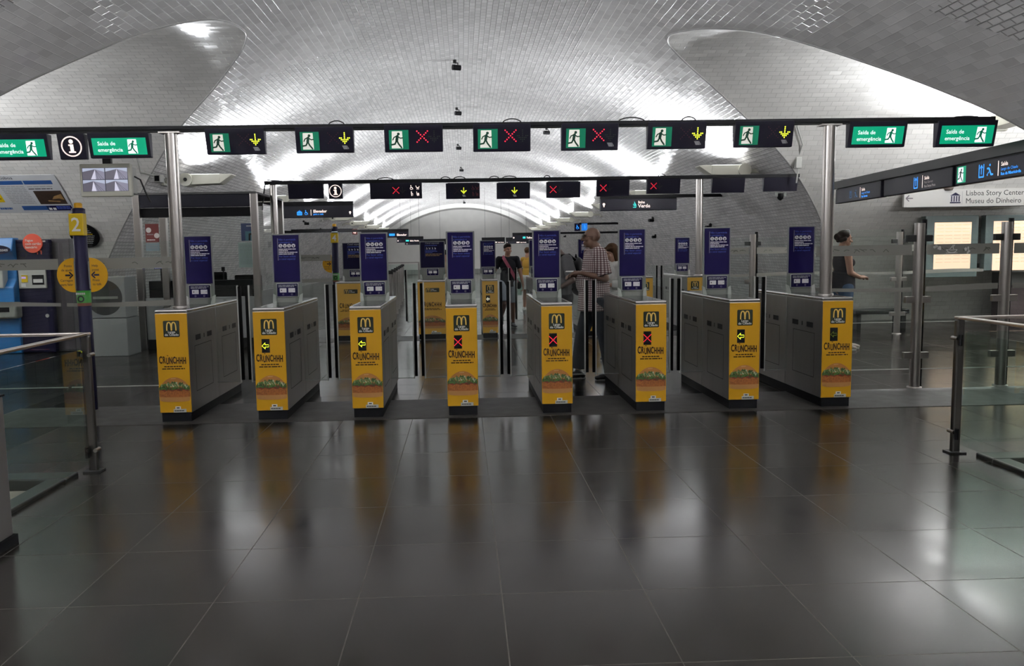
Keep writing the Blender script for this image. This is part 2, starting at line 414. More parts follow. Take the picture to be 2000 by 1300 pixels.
# the polished rim that edges the two side openings
for s, nm in ((-1, 'trim_1'), (1, 'trim_2')):
    mb = MB(); mb.tube([(s*(vx(z)-.004), y, z) for y, z in PROF[s]], .014, mat('rim_grey', (.30, .29, .28), .3), 6)
    struct(mb.build(nm))
def end_cap(name, s):
    P = PROF[s]; mb = MB(); mb.add([(s*(XO-.01), y, z) for y, z in P], [tuple(range(len(P)))], M_END)
    struct(mb.build(name))
end_cap('wall_side_left', -1); end_cap('wall_side_right', 1)
tm = math.acos(-VZ/VR)
arc_ = [(VR*math.sin(tm*(k/20-1)), VZ+VR*math.cos(tm*(k/20-1))) for k in range(41)]
mb = MB(); mb.add([(x, Y1-.01, z) for x, z in arc_], [tuple(range(41))], M_END); struct(mb.build('wall_back'))
mb = MB(); mb.add([(x, Y0+.01, z) for x, z in arc_], [tuple(range(41))], M_END); struct(mb.build('wall_front'))
# a shallow arched rim before the end wall
mb = MB()
for k in range(40):
    (x0, z0), (x1, z1) = arc_[k], arc_[k+1]
    f = lambda x, z, q: (x*q, z if q == 1 else VZ+(z-VZ)*q)
    a, b = (x0, z0), (x1, z1); q = .965
    A = (a[0]*q, VZ+(a[1]-VZ)*q); B = (b[0]*q, VZ+(b[1]-VZ)*q)
    if min(A[1], B[1]) < 0: continue
    mb.hexa([(a[0], Y1-2.5, a[1]), (b[0], Y1-2.5, b[1]), (B[0], Y1-2.5, B[1]), (A[0], Y1-2.5, A[1])], [(a[0], Y1-.02, a[1]), (b[0], Y1-.02, b[1]), (B[0], Y1-.02, B[1]), (A[0], Y1-.02, A[1])], M_END)
struct(mb.build('trim_3'))

# floor with the two stairwell openings in front
LH = (-16.9, -2.86, -3.0, 5.52); RH = (3.78, 16.9, -3.0, 5.42)
mb = MB(); T = -.25
for x0, x1, y0, y1 in ((-17, 17, Y0, -3.0), (LH[1], RH[0], -3.0, 5.42), (-17, LH[0], -3, 5.42), (RH[1], 17, -3, 5.42), (LH[1], 17, 5.42, 5.52), (-17, LH[0], 5.42, 5.52), (-17, 17, 5.52, 62)):
    mb.box(x0, x1, y0, y1, T, 0, M_FLOOR)
struct(mb.build('floor'))
M_STRIP = mat('worn_dark_strip', (.019, .016, .0135), .55, noise=.35, nscale=6, rnoise=.12)
mb = MB(); mb.box(-4.6, 6.6, 7.30, 8.25, 0, .004, M_STRIP); struct(mb.build('trim_4'))
mb = MB(); mb.box(-3.6, 5.2, 13.95, 14.75, 0, .004, M_STRIP); struct(mb.build('trim_5'))
M_KERB = mat('kerb_stone', (.018, .019, .018), .3, noise=.15, nscale=5)
M_TREAD = mat('stair_beige', (.36, .32, .27), .5, noise=.15, nscale=8)
mb = MB()
mb.box(LH[0], LH[1]+.10, 5.44, 5.62, -.2, .03, M_KERB).box(LH[1]-.03, LH[1]+.10, -3.0, 5.44, -.2, .03, M_KERB)
struct(mb.build('trim_6', bevel=.01))
mb = MB()
mb.box(RH[0]-.10, RH[1], 5.34, 5.52, -.2, .03, M_KERB).box(RH[0]-.10, RH[0]+.03, -3.0, 5.34, -.2, .03, M_KERB)
struct(mb.build('trim_7', bevel=.01))
for nm, x0, x1, y1, d in (('floor_stair_left', LH[0], LH[1]-.03, 5.44, -1), ('floor_stair_right', RH[0]+.03, RH[1], 5.34, 1)):
    mb = MB()
    for k in range(9):
        if d < 0: mb.box(x1-.95-.32*(k+1), x1-.95-.32*k, -3, y1, -.42-.17*k-.2, -.22-.17*k, M_TREAD)
        else: mb.box(x0+.95+.32*k, x0+.95+.32*(k+1), -3, y1, -.42-.17*k-.2, -.22-.17*k, M_TREAD)
    mb.box(x1-.95, x1, -3, y1, -.4, -.05, M_TREAD) if d < 0 else mb.box(x0, x0+.95, -3, y1, -.4, -.05, M_TREAD)
    mb.box(x0, x1, y1, y1+.04, -2.4, -.2, M_KERB)
    struct(mb.build(nm))
# pale band along the foot of the far wall
mb = MB(); mb.box(-6.8, 6.8, Y1-2.8, Y1-2.55, 0, .32, mat('far_plinth', (.18, .18, .17), .4)); struct(mb.build('baseboard_back'))

# ------------------------------------------------------------------ floodlights that wash the vault
def flood_proto():
    t = thing('floodlight', 'x', 'floodlight')
    mb = MB()                                        # wedge housing pointing into the hall (+x local)
    a = [(.02, -.16, .0), (.02, .16, .0), (.02, .16, .20), (.02, -.16, .20)]
    b = [(.62, -.16, .02), (.62, .16, .02), (.62, .16, .20), (.62, -.16, .20)]
    c = [(.86, -.14, .185), (.86, .14, .185), (.86, .14, .20), (.86, -.14, .20)]
    mb.hexa(a, b, M_CREAM); mb.hexa(b, c, M_CREAM)
    mb.build('housing', t, bevel=.012)
    mb = MB(); mb.tube([(-.02, -.20, .10), (-.02, .20, .10)], .125, M_CREAM, 18); mb.build('pivot', t, bevel=.01)
    mb = MB(); mb.tube([(-.02, -.215, .10), (-.02, -.20, .10)], .035, M_SLOT, 12); mb.build('pivot_bolt', t)
    mb = MB(); mb.box(-.5, -.02, -.05, .05, .05, .13, M_CREAM); mb.box(-.52, -.46, -.12, .12, .0, .18, M_CREAM); mb.build('wall_bracket', t, bevel=.008)
    mb = MB(); mb.box(.06, .60, -.13, .13, .203, .206, mat('lamp_lens', (1, 1, 1), .3, emit=(.95, .97, 1), es=3)); mb.build('lens', t)
    return t
FP = flood_proto()
fl_used = False
def flood(x, y, z, rz, label, watts, size=(.5, .25), tilt=13, spread=168):
    global fl_used
    if not fl_used: t = FP; t.location = (x, y, z); t.rotation_euler = (0, 0, rz); t['label'] = label; fl_used = True
    else: t = dup(FP, (x, y, z), label, rz)
    t['group'] = 'wall floodlights washing the vault'
    l = bpy.data.lights.new('lamp', 'AREA'); l.shape = 'RECTANGLE'; l.size = size[0]; l.size_y = size[1]; l.energy = watts; l.color = (.93, .96, 1.0)
    l.spread = math.radians(spread)
    lo = bpy.data.objects.new('lamp', l); COL.objects.link(lo); lo.parent = t; lo.location = (.33, 0, .225)
    lo.rotation_euler = (math.pi, math.radians(tilt), 0)
    return t
ORD = ['nearest', 'second', 'third', 'fourth', 'fifth', 'sixth', 'seventh', 'eighth', 'ninth']
FY = [16.0, 21.9, 27.7, 33.5, 39.3, 44.7, 49.5, 54.4]
for s, nm in ((-1, 'left'), (1, 'right')):
    for k, y in enumerate(FY):
        z = 2.93
        flood(s*(vx(z)-(.42 if s > 0 and k == 0 else .55)), y - (.4 if s > 0 and k == 0 else 0), z, 0 if s < 0 else math.pi,
              'cream floodlight on the %s wall of the vault, %s one beyond the gates' % (nm, ORD[k]), P_FAR*(1.15 if k < 3 else 1 if k < 5 else 1.8), tilt=24 if k < 3 else 13, spread=166)
for s, nm in ((-1, 'left'), (1, 'right')):
    flood(s*(vx(3.0)-.55), 3.2, 3.0, 0 if s < 0 else math.pi, 'cream floodlight on the %s vault wall beside the stairwell' % nm, P_NEAR, spread=180)
    flood(s*(vx(3.0)-.55), -3.0, 3.0, 0 if s < 0 else math.pi, 'cream floodlight on the %s vault wall near the hall entrance' % nm, P_NEAR, spread=180)
a = at(1880, 262, 14.0)
def far_y(s, z): return opening(s, z)[1]
flood(a.x, far_y(1, a.z)-.62, a.z-.05, -math.pi/2, 'cream floodlight high on the right passage wall behind the exit signs', P_SIDE*1.8, tilt=-4, spread=170)
flood(-10.8, far_y(-1, 2.9)-.62, 2.9, -math.pi/2, 'cream floodlight high on the left passage wall', P_SIDE*.6, tilt=10, spread=170)
def near_y(s, z): return opening(s, z)[0]
for s, nm in ((-1, 'left'), (1, 'right')):
    flood(s*9.5, near_y(s, 2.6)+.62, 2.6, math.pi/2, 'added unseen cream fill floodlight on the near side of the %s passage' % nm, P_SIDE*(.8 if s > 0 else .4), tilt=25, spread=170)  # added out of view to lift the dark passage walls
    flood(s*13.5, far_y(s, 2.9)-.62, 2.9, -math.pi/2, 'added unseen cream fill floodlight deep inside the %s passage' % nm, P_SIDE, tilt=25, spread=170)  # another added fill lamp, unseen, brightening the passage from within
# ------------------------------------------------------------------ drawing helpers for print and lit signs
def arches(mb, fr, cx, b0, w, h, mt, lw, hh=.0012):
    for s in (-1, 1):
        c = cx+s*w*.25
        pts = [(c+w*.235*math.sin(t), b0+h*(math.cos(t*.5*math.pi/1.5708) if False else max(0, 1-(abs(t)/1.5708)**2.6))) for t in [1.5708*(k/9-1) for k in range(19)]]
        mb.stroke(fr, pts, lw, mt, hh)
def running_man(mb, fr, x, z, s, green, white, h=.0012):
    # white doorway with a green running figure; x,z = lower left, s = size of the square
    mb.poly(fr, [(x+s*.12, z+s*.06), (x+s*.72, z+s*.06), (x+s*.70, z+s*.94), (x+s*.16, z+s*.94)], white, h)
    g = lambda pts, w: mb.stroke(fr, [(x+a*s, z+b*s) for a, b in pts], w*s, green, h+.0006)
    mb.disc(fr, x+.50*s, z+.80*s, .075*s, green, h+.0006)
    g([(.44, .68), (.40, .46)], .15)
    g([(.46, .67), (.60, .58), (.72, .60)], .06)
    g([(.38, .68), (.26, .62), (.20, .50)], .06)
    g([(.42, .44), (.50, .28), (.64, .10)], .085)
    g([(.38, .44), (.30, .28), (.12, .25)], .085)
def led_cross(mb, fr, cx, cz, s, mt, r, n=9, h=.0012):
    for k in range(n):
        t = (k/(n-1)-.5)*s
        mb.disc(fr, cx+t, cz+t, r, mt, h, 7)
        if abs(t) > 1e-6: mb.disc(fr, cx+t, cz-t, r, mt, h, 7)
def led_arrow_down(mb, fr, cx, cz, s, mt, r, h=.0012):
    pts = [(0, .5-.1667*k) for k in range(7)]
    for k in range(1, 4): pts += [(.1667*k, -.5+.1667*k), (-.1667*k, -.5+.1667*k)]
    for k in range(1, 3): pts += [(.1667*k, -.1667-.1667*(1-k)*0+.1667*(k-1)-.0), (-.1667*k, -.1667+.1667*(k-1))]
    for a, b in pts: mb.disc(fr, cx+a*s*.95, cz+b*s, r, mt, h, 7)
def led_arrow_left(mb, fr, cx, cz, s, mt, r, h=.0012):
    # outline arrow of dots pointing left
    P = [(-.5, 0), (-.36, .14), (-.22, .28), (-.08, .42), (-.08, .26), (-.08, .16), (.08, .16), (.24, .16), (.40, .16)]
    pts = P+[(a, -b) for a, b in P[1:]]+[(.44, 0)]
    for (a0, b0), (a1, b1) in zip(P, P[1:]):
        for k in (0, .5):
            pts.append((a0+(a1-a0)*k, b0+(b1-b0)*k)); pts.append((a0+(a1-a0)*k, -b0-(b1-b0)*k))
    for a, b in pts: mb.disc(fr, cx+a*s, cz+b*s, r, mt, h, 6)
def wheel_icon(mb, fr, cx, cz, s, mt, k=0, h=.0018):
    g = lambda pts, w=.09: mb.stroke(fr, [(cx+a*s, cz+b*s) for a, b in pts], w*s, mt, h)
    if k == 0:
        mb.disc(fr, cx-.08*s, cz+.36*s, .08*s, mt, h, 8); g([(-.08, .26), (-.04, .0), (.16, .0), (.26, -.24)]); mb.ring(fr, cx-.02*s, cz-.12*s, .17*s, .24*s, mt, h, 14)
    elif k == 1:
        g([(-.30, .30), (-.18, .0), (.22, .0), (.28, .2)], .1); g([(-.14, 0), (.1, -.2)]); mb.disc(fr, cx-.1*s, cz-.25*s, .08*s, mt, h, 8); mb.disc(fr, cx+.16*s, cz-.25*s, .08*s, mt, h, 8)
    elif k == 2:
        mb.disc(fr, cx-.02*s, cz+.32*s, .09*s, mt, h, 8); g([(-.02, .22), (-.02, -.05), (.02, -.32)], .13); g([(-.0, .12), (.2, .0)]); g([(.2, .04), (.2, -.32)], .05)
    else:
        g([(-.2, .34), (-.14, -.25), (.24, -.25)], .08); mb.rc(fr, cx-.06*s, cx+.22*s, cz-.18*s, cz+.12*s, mt, h); mb.disc(fr, cx, cz-.32*s, .06*s, mt, h, 8)

# ------------------------------------------------------------------ the ticket gates
GD, GX0, GSP, GW = 7.397, -2.702, .8915, .2926
ZT, ZB, ZC = 1.016, .093, 1.050
JY, LY = .85, 1.70
def burger(mb, fr, w, z0):
    tan = mat('bun_tan', (.40, .165, .042), .5, noise=.35, nscale=9); tan2 = mat('bun_pale', (.40, .19, .060), .5, noise=.2, nscale=12)
    red = mat('sauce_red', (.15, .020, .010), .4, noise=.3, nscale=14); pat = mat('crumb_orange', (.27, .085, .016), .6, noise=.8, nscale=75)
    gs = [mat('leaf_a', (.06, .13, .025), .5), mat('leaf_b', (.025, .065, .015), .5), mat('leaf_c', (.22, .28, .13), .5), mat('leaf_d', (.42, .44, .32), .5)]
    r = random.Random(3)
    dome = lambda t, e=2.4: max(0, 1-abs(2*t-1)**e)
    T = [k/20 for k in range(21)]
    mb.poly(fr, [(w*(t-.5)*.97, z0+.010*(1-dome(t, 4))) for t in T]+[(w*(.5-t)*.99, z0+.046) for t in T], tan2, .0008)
    mb.poly(fr, [(w*(t-.5), z0+.040-.004*dome(t)) for t in T]+[(w*(.5-t), z0+.092+.003*math.sin(t*38)) for t in T], pat, .0012)
    mb.poly(fr, [(w*(t-.5), z0+.086+.005*math.sin(t*26)) for t in T]+[(w*(.5-t), z0+.112) for t in T], red, .0016)
    mb.poly(fr, [(w*(t-.5)*.94, z0+.112) for t in T]+[(w*(.5-t)*.94, z0+.122+.068*dome(t, 2.1)) for t in T], tan, .0018)
    mb.stroke(fr, [(w*(k/14-.5)*.7, z0+.118+.062*dome(.15+.7*k/14, 2.1)) for k in range(5, 9)], .003, mat('bun_shine', (.62, .42, .22), .4), .0021)
    for k in range(190):
        t = r.random(); a = w*(t-.5)*.99; b = z0+.098+r.random()*(.018+.036*dome(t, 2))
        g = r.choice(gs[:2] if b < z0+.118 or r.random() < .4 else gs); l = r.uniform(.008, .018); an = r.uniform(0, 6.28); q = r.uniform(.22, .42)
        pts = []
        for m_ in range(7):
            th = 2*math.pi*m_/7; x = l*math.cos(th)*r.uniform(.7, 1.1); y = l*q*math.sin(th)*r.uniform(.7, 1.2)
            px_ = max(-w*.5, min(w*.5, a+x*math.cos(an)-y*math.sin(an))); pts.append((px_, b+x*math.sin(an)+y*math.cos(an)))
        mb.poly(fr, pts, g, .0024+.000006*k)
def gate(name, label, loc, w=GW, led=None, flaps=(1, 1), wide=False, group=None, cat='ticket gate', depth=LY, fcol=None):
    t = thing(name, label, cat, loc, 0, group); hw = w/2; fcol = fcol or M_YEL
    MB().box(-hw+.012, hw-.012, .012, depth-.012, 0, ZB, M_BLACK).build('plinth', t)
    for i, (y0, y1) in enumerate(((.004, JY-.006), (JY+.006, depth))):
        b = MB().box(-hw, hw, y0, y1, ZB-.004, 1.02, M_STEEL).build('cabinet', t, bevel=.004)
        for s in (-1, 1):
            fr = Fr((s*hw, y0, 0), (0, -1, 0) if s < 0 else (0, 1, 0), (0, 0, 1))
            L_ = y1-y0; f = (lambda a: a) if s > 0 else (lambda a: -L_+(L_-a)*0-0+(-(a)+L_))
            mp = (lambda a: a) if s > 0 else (lambda a: -a)
            def RC(m_, a0, a1, b0, b1, mt_, h=.0008):
                q0, q1 = sorted((mp(a0), mp(a1))); m_.fbox(fr, q0, q1, b0, b1, -.001, h, mt_)
            d = MB()
            for a0, a1, b0, b1 in ((.16, L_-.18, .262, .266), (.16, L_-.18, .692, .696), (.16, .164, .262, .696), (L_-.184, L_-.18, .262, .696)): RC(d, a0, a1, b0, b1, M_GROOVE)
            d.build('door_outline', b)
            for a0, a1 in ((.20, .34), (L_-.30, L_-.16)):
                m_ = MB(); RC(m_, a0, a1, .745, .795, M_SLOT, .002); m_.build('vent_slot', b)
            m_ = MB(); RC(m_, L_*.53-.008, L_*.53+.008, .75, .79, M_SLOT, .002); m_.build('keyhole', b)
        c = MB()
        c.box(-hw-.002, hw+.002, y0-.004, y1+.003, 1.018, ZC, M_CAP)
        co = c.build('top_cover', t, bevel=.010, seg=3)
        MB().box(-hw+.03, hw-.03, y0+.03, y1-.03, ZC-.002, ZC+.0015, M_TOP).build('glossy_inlay', co)
    # yellow printed front
    fp = MB().box(-hw+.002, hw-.002, -.004, .006, ZB, ZT, fcol).build('front_panel', t, bevel=.0015)
    fr = Fr((0, -.004, 0))
    lg = MB()
    if not wide:
        lg.rc(fr, -.074, .074, .800, .950, M_DGREEN, .0008, .010)
        arches(lg, fr, 0, .863, .086, .072, M_GOLD, .0115)
        lg.text(fr, 'Largo', 0, .836, .030, M_WHITE, .0012, .018, 'CENTER'); lg.text(fr, 'do Chiado', 0, .811, .030, M_WHITE, .0012, .018, 'CENTER')
    else:
        x0 = -.10; lg.rc(fr, x0, x0+.24, .84, .915, M_DGREEN, .0008, .008)
        arches(lg, fr, x0+.045, .852, .062, .052, M_GOLD, .008)
        lg.text(fr, 'Largo', x0+.09, .886, .024, M_WHITE, .0012, .018); lg.text(fr, 'do Chiado', x0+.09, .859, .024, M_WHITE, .0012, .018)
    lg.build('restaurant_logo', fp)
    sl = MB(); bs = Fr((0, -.004, .566 if not wide else .60))
    chars = 'CRUNCHHH'; ws = .0305 if not wide else .045
    for k, ch in enumerate(chars):
        hgt = (.098, .092, .088, .094, .092, .086, .09, .09)[k]*(1 if not wide else 1.25)
        for dx in (-.0008, .0008): sl.text(bs, ch, (k-3.5)*ws*1.02-.005+dx, (.010, .012, .002, .004, .008, .006, .004, .003)[k]-.02, hgt*.96, M_BROWN, .0009+dx*.1, .03, 'CENTER', .46)
    sl.stroke(bs, [(-1.5*ws-.010, .064), (-1.5*ws+.004, .060)], .006, M_BROWN, .0008, False)
    sl.build('slogan_lettering', fp)
    sp = MB(); q = w*.34
    zz = .519 if not wide else .545
    sp.words(fr, -q*.85, zz, q*1.7, .011, M_BROWN, 4); sp.words(fr, -q*1.05, zz-.021, q*2.1, .011, M_BROWN, 9); sp.build('small_print', fp)
    bg = MB(); bf = Fr((0, -.004, 0)); bf.v = bf.v*1.22; burger(bg, bf, w*.965, .158); bg.build('burger_picture', fp)
    if led:
        cx = {0: 0}.get(0, 0); fx = -.035
        dw = MB(); dw.fbox(fr, fx-.038, fx+.036, .636, .764, 0, .003, M_BLACK); do = dw.build('display', fp, bevel=.003)
        fd = Fr((0, -.007, 0)); d = MB()
        if led == 'cross': led_cross(d, fd, fx-.001, .700, .066, M_RED_ON, .0036, 9)
        elif led == 'arrow': led_arrow_left(d, fd, fx-.001, .700, .066, M_YEL_ON, .0028)
        elif led == 'faint': led_arrow_left(d, fd, fx-.001, .700, .062, M_FAINT, .003)
        elif led == 'dots': led_arrow_left(d, fd, fx-.001, .700, .058, M_WHITES, .004)
        d.build('led_symbol', do)
    MB().fbox(fr, -hw*.02+.0, hw*.32, ZB+.032, ZB+.056, 0, .0015, M_WHITE).fbox(fr, .008, .036, ZB+.038, ZB+.048, .001, .002, M_SLOT).build('inventory_sticker', fp)
    m_ = MB().fbox(fr, -.02, hw*.66, ZB+.0, ZB+.032, 0, .0015, M_LGREY); m_.words(fr, -.012, ZB+.012, hw*.6, .008, M_SLOT, 5, .002); m_.build('service_plate', fp)
    # glass flaps standing out of the joint into the lane
    for s, on in ((-1, flaps[0]), (1, flaps[1])):
        if not on: continue
        f = MB(); y = JY-.04
        f.box(*sorted((s*(hw-.06), s*(hw+.245))), y-.006, y+.006, .245, 1.235, M_GLASS)
        fo = f.build('glass_flap', t)
        MB().box(*sorted((s*(hw+.249), s*(hw+.278))), y-.014, y+.014, .262, 1.225, M_RUBBER).build('rubber_seal', fo)
        e = MB(); e.box(*sorted((s*(hw+.236), s*(hw+.249))), y-.010, y+.010, .235, 1.235, M_LGREY)
        e.box(*sorted((s*hw, s*(hw+.24))), y-.0065, y+.0065, .240, .246, M_GREY); e.build('flap_edging', fo)
    return t
GL = [None, 'arrow', 'arrow', 'cross', 'cross', 'cross', 'arrow', 'faint']
GT = ['leftmost ticket gate, steel with yellow burger front and no display window',
      'second ticket gate from the left, yellow burger front with a green left arrow',
      'third ticket gate from the left, yellow burger front with a bright yellow arrow',
      'fourth ticket gate from the left, yellow front with a red cross, seen head-on',
      'ticket gate with a red cross just left of the man in the checked shirt',
      'ticket gate with a red cross just right of the man in the checked shirt',
      'second ticket gate from the right, yellow front with a lit left arrow',
      'rightmost ticket gate, steel with yellow burger front and a very faint arrow']
for i in range(8):
    gate('ticket_gate', GT[i], (GX0+i*GSP, GD, 0), led=GL[i], flaps=(i > 0, i < 7), group='ticket gates in the front row')
R2Y = 14.15
R2 = [(-2.02, .49, True, None, 'left wide ticket gate of the far row beside the numbered help column'),
      (-.575, .49, True, None, 'wide ticket gate of the far row standing alone in the middle'),
      (.465, .28, False, 'dots', 'narrow ticket gate of the far row beside the man in the black shirt'),
      (1.385, .28, False, None, 'far row ticket gate mostly hidden behind the front gate left of the checked-shirt man'),
      (2.31, .28, False, None, 'far row ticket gate hidden behind the man in the checked shirt'),
      (3.25, .28, False, None, 'far row ticket gate showing between two dark flap bars'),
      (4.15, .28, False, None, 'rightmost ticket gate of the far row beside its steel gantry pole')]
for i, (x, w, wd, led, lab) in enumerate(R2):
    gate('ticket_gate', lab, (x, R2Y, 0), w, led, (i > 0, i < 6), wd, 'ticket gates in the far row', fcol=M_YEL2)

# ------------------------------------------------------------------ blue notice boards standing on the gates
def notice(label, loc, w=.262, canal=False, group=None):
    t = thing('notice_board', label, 'sign', loc, 0, group); hw = w/2
    MB().box(-hw-.016, hw+.016, .002, .012, .06, .700, M_GREY).build('backing', t, bevel=.004)
    for s in (-1, 1):
        m_ = MB(); a, b = s*(hw+.018), s*(hw-.022)
        m_.prism([(a, -.03, 0), (b, -.03, 0), (b+s*.012, -.006, .075), (a, -.006, .09)], (0, .034, 0), M_LGREY); m_.build('bracket', t)
    MB().box(-hw+.02, hw-.02, .0, .012, 0, .07, M_GREY).build('foot_panel', t)
    ink, pt = (M_BLUE2, M_BLUE2) if canal else (M_BLUE, M_BLUE)
    z0, z1 = .21, .688
    p = MB().box(-hw, hw, -.006, .003, z0, z1, ink).build('blue_panel', t, bevel=.001)
    fr = Fr((0, -.006, 0)); x = -hw*.62; m_ = MB()
    if not canal:
        m_.rc(fr, x-.002, x+.001, .432, .655, M_LGREY)
        m_.text(fr, 'Não é permitida', x+.008, .634, .0265, M_LBLUE2); m_.text(fr, 'a passagem a:', x+.008, .607, .0265, M_LBLUE2)
        for k, (ww) in enumerate((.66, .36, .72, .58)): m_.words(fr, x+.008, .541-.0165*k, ww*w, .0085, M_WHITE, 20+k)
        m_.text(fr, 'Por favor utilize', x+.008, .464, .0265, M_LBLUE2); m_.text(fr, 'o canal especial', x+.008, .437, .0265, M_LBLUE2)
        m_.build('notice_lettering', p)
        for k in range(4):
            q = MB(); cx = x+.028+k*.0435; q.disc(fr, cx, .580, .0195, M_WHITE, .0008, 18); wheel_icon(q, fr, cx, .580, .040, M_SLOT, k); q.build('pictogram', p)
    else:
        m_.rc(fr, x-.002, x+.001, .40, .64, M_LBLUE)
        m_.text(fr, 'Canal especial', x+.002, .652, .046, M_PIC, .0006, .01)
        m_.words(fr, x+.01, .615, w*.5, .014, M_LBLUE, 31)
        for k, ww in enumerate((.45, .5, .3)): m_.words(fr, x+.008, .53-.022*k, ww*w, .010, M_LBLUE, 40+k)
        for k, ww in enumerate((.72, .6)): m_.words(fr, x+.008, .455-.028*k, ww*w, .013, mat('yellow_ink', (.32, .2, .05), .5), 50+k)
        m_.build('notice_lettering', p)
        for k in range(4):
            q = MB(); wheel_icon(q, fr, x+.035+k*.052, .57, .05, M_WHITE, k, .0012); q.build('pictogram', p)
    hw2 = .112
    i = MB().box(-hw2, hw2, -.012, .004, .058, .198, M_LGREY).build('instruction_panel', t, bevel=.003)
    f2 = Fr((0, -.0122, 0)); m_ = MB(); m_.rc(f2, -hw2+.006, hw2-.006, .064, .192, M_BLUE, .0006, .006)
    m_.words(f2, -.09, .172, .185, .009, M_PIC, 61, .0012); m_.words(f2, -.09, .158, .16, .009, M_PIC, 62, .0012); m_.build('instruction_print', i)
    for s in (-1, 1):
        q = MB(); q.rc(f2, s*.044-.034, s*.044+.034, .103, .147, M_WHITE, .0016, .003); q.disc(f2, s*.044+(-.016 if s < 0 else .022), .125, .006, M_BROWN if s < 0 else M_LGREY, .002, 8); q.ring(f2, s*.044, .083, .006, .009, M_PIC, .0016, 12); q.build('card_picture', i)
    return t
NB = notice('blue notice board on the leftmost ticket gate, beside the steel gantry pole', (GX0, GD+JY, ZC), group='notice boards on the front row of gates')
NL = [None, 'blue notice board on the second ticket gate from the left', 'blue notice board on the third ticket gate from the left, beside a far darker board',
      'blue notice board on the middle head-on ticket gate with the red cross', 'blue notice board half hiding the person with the black backpack',
      'blue notice board just right of the woman in the white blouse', 'blue notice board with a small scuff, on the second gate from the right',
      'blue notice board on the rightmost ticket gate']
for i in range(1, 8): dup(NB, (GX0+i*GSP, GD+JY, ZC), NL[i])
CB = notice('wide dark blue board reading Canal especial, beside the numbered help column', (-2.02, R2Y+JY, ZC), .44, True, 'notice boards on the far row of gates')
dup(CB, (-.575, R2Y+JY, ZC), 'wide dark blue board reading Canal especial, standing alone in the middle')
for x, lb in ((.465, 'small dark notice board left of the man in the black shirt'), (1.385, 'dark notice board edge showing behind a front board and the far woman'),
              (2.31, 'dark notice board behind the bald man\'s chin'), (3.25, 'dark notice board hidden behind the board right of the white-bloused woman'), (4.15, 'small dark notice board left of the far steel pole')):
    b = dup(NB, (x, R2Y+JY, ZC), lb); b['group'] = 'notice boards on the far row of gates'

# ------------------------------------------------------------------ front gantry with its signs
GY = 7.78
g1 = thing('overhead_gantry', 'black overhead gantry beam on two steel poles above the front gates', 'gantry', (0, GY, 0))
MB().box(-5.2, 5.22, -.035, .035, 2.728, 2.765, M_GANTRY).build('beam', g1, bevel=.004)
MB().box(-5.2, 5.22, -.022, .03, 2.712, 2.728, M_GANTRY).build('cable_tray', g1)
for x in (-2.752, 3.60):
    p = MB().tube([(x, .02, ZC), (x, .02, 2.715)], .058, M_POLE, 24).build('pole', g1)
    MB().box(x-.10, x+.10, -.04, .08, 2.700, 2.713, M_POLE).build('pole_plate', p)
    MB().lathe([(.075, 0), (.075, .012), (.06, .014)], M_POLE, (x, .02, ZC)).build('pole_collar', p)
def cable(par, x0, x1, z, hgt, y=0, n=9, r=.006):
    MB().tube([(x0+(x1-x0)*k/n, y, z+hgt*math.sin(math.pi*k/n)**.8-.012*(k in (0, n))) for k in range(n+1)], r, M_CABLE, 6).build('cable', par)
for px0, px1 in ((640, 674), (980, 1020), (1205, 1262), (1330, 1360)):
    cable(g1, at(px0, 238, GY).x, at(px1, 238, GY).x, 2.765, .035)
cable(g1, at(1860, 226, GY).x, at(1915, 226, GY).x, 2.765, .01)

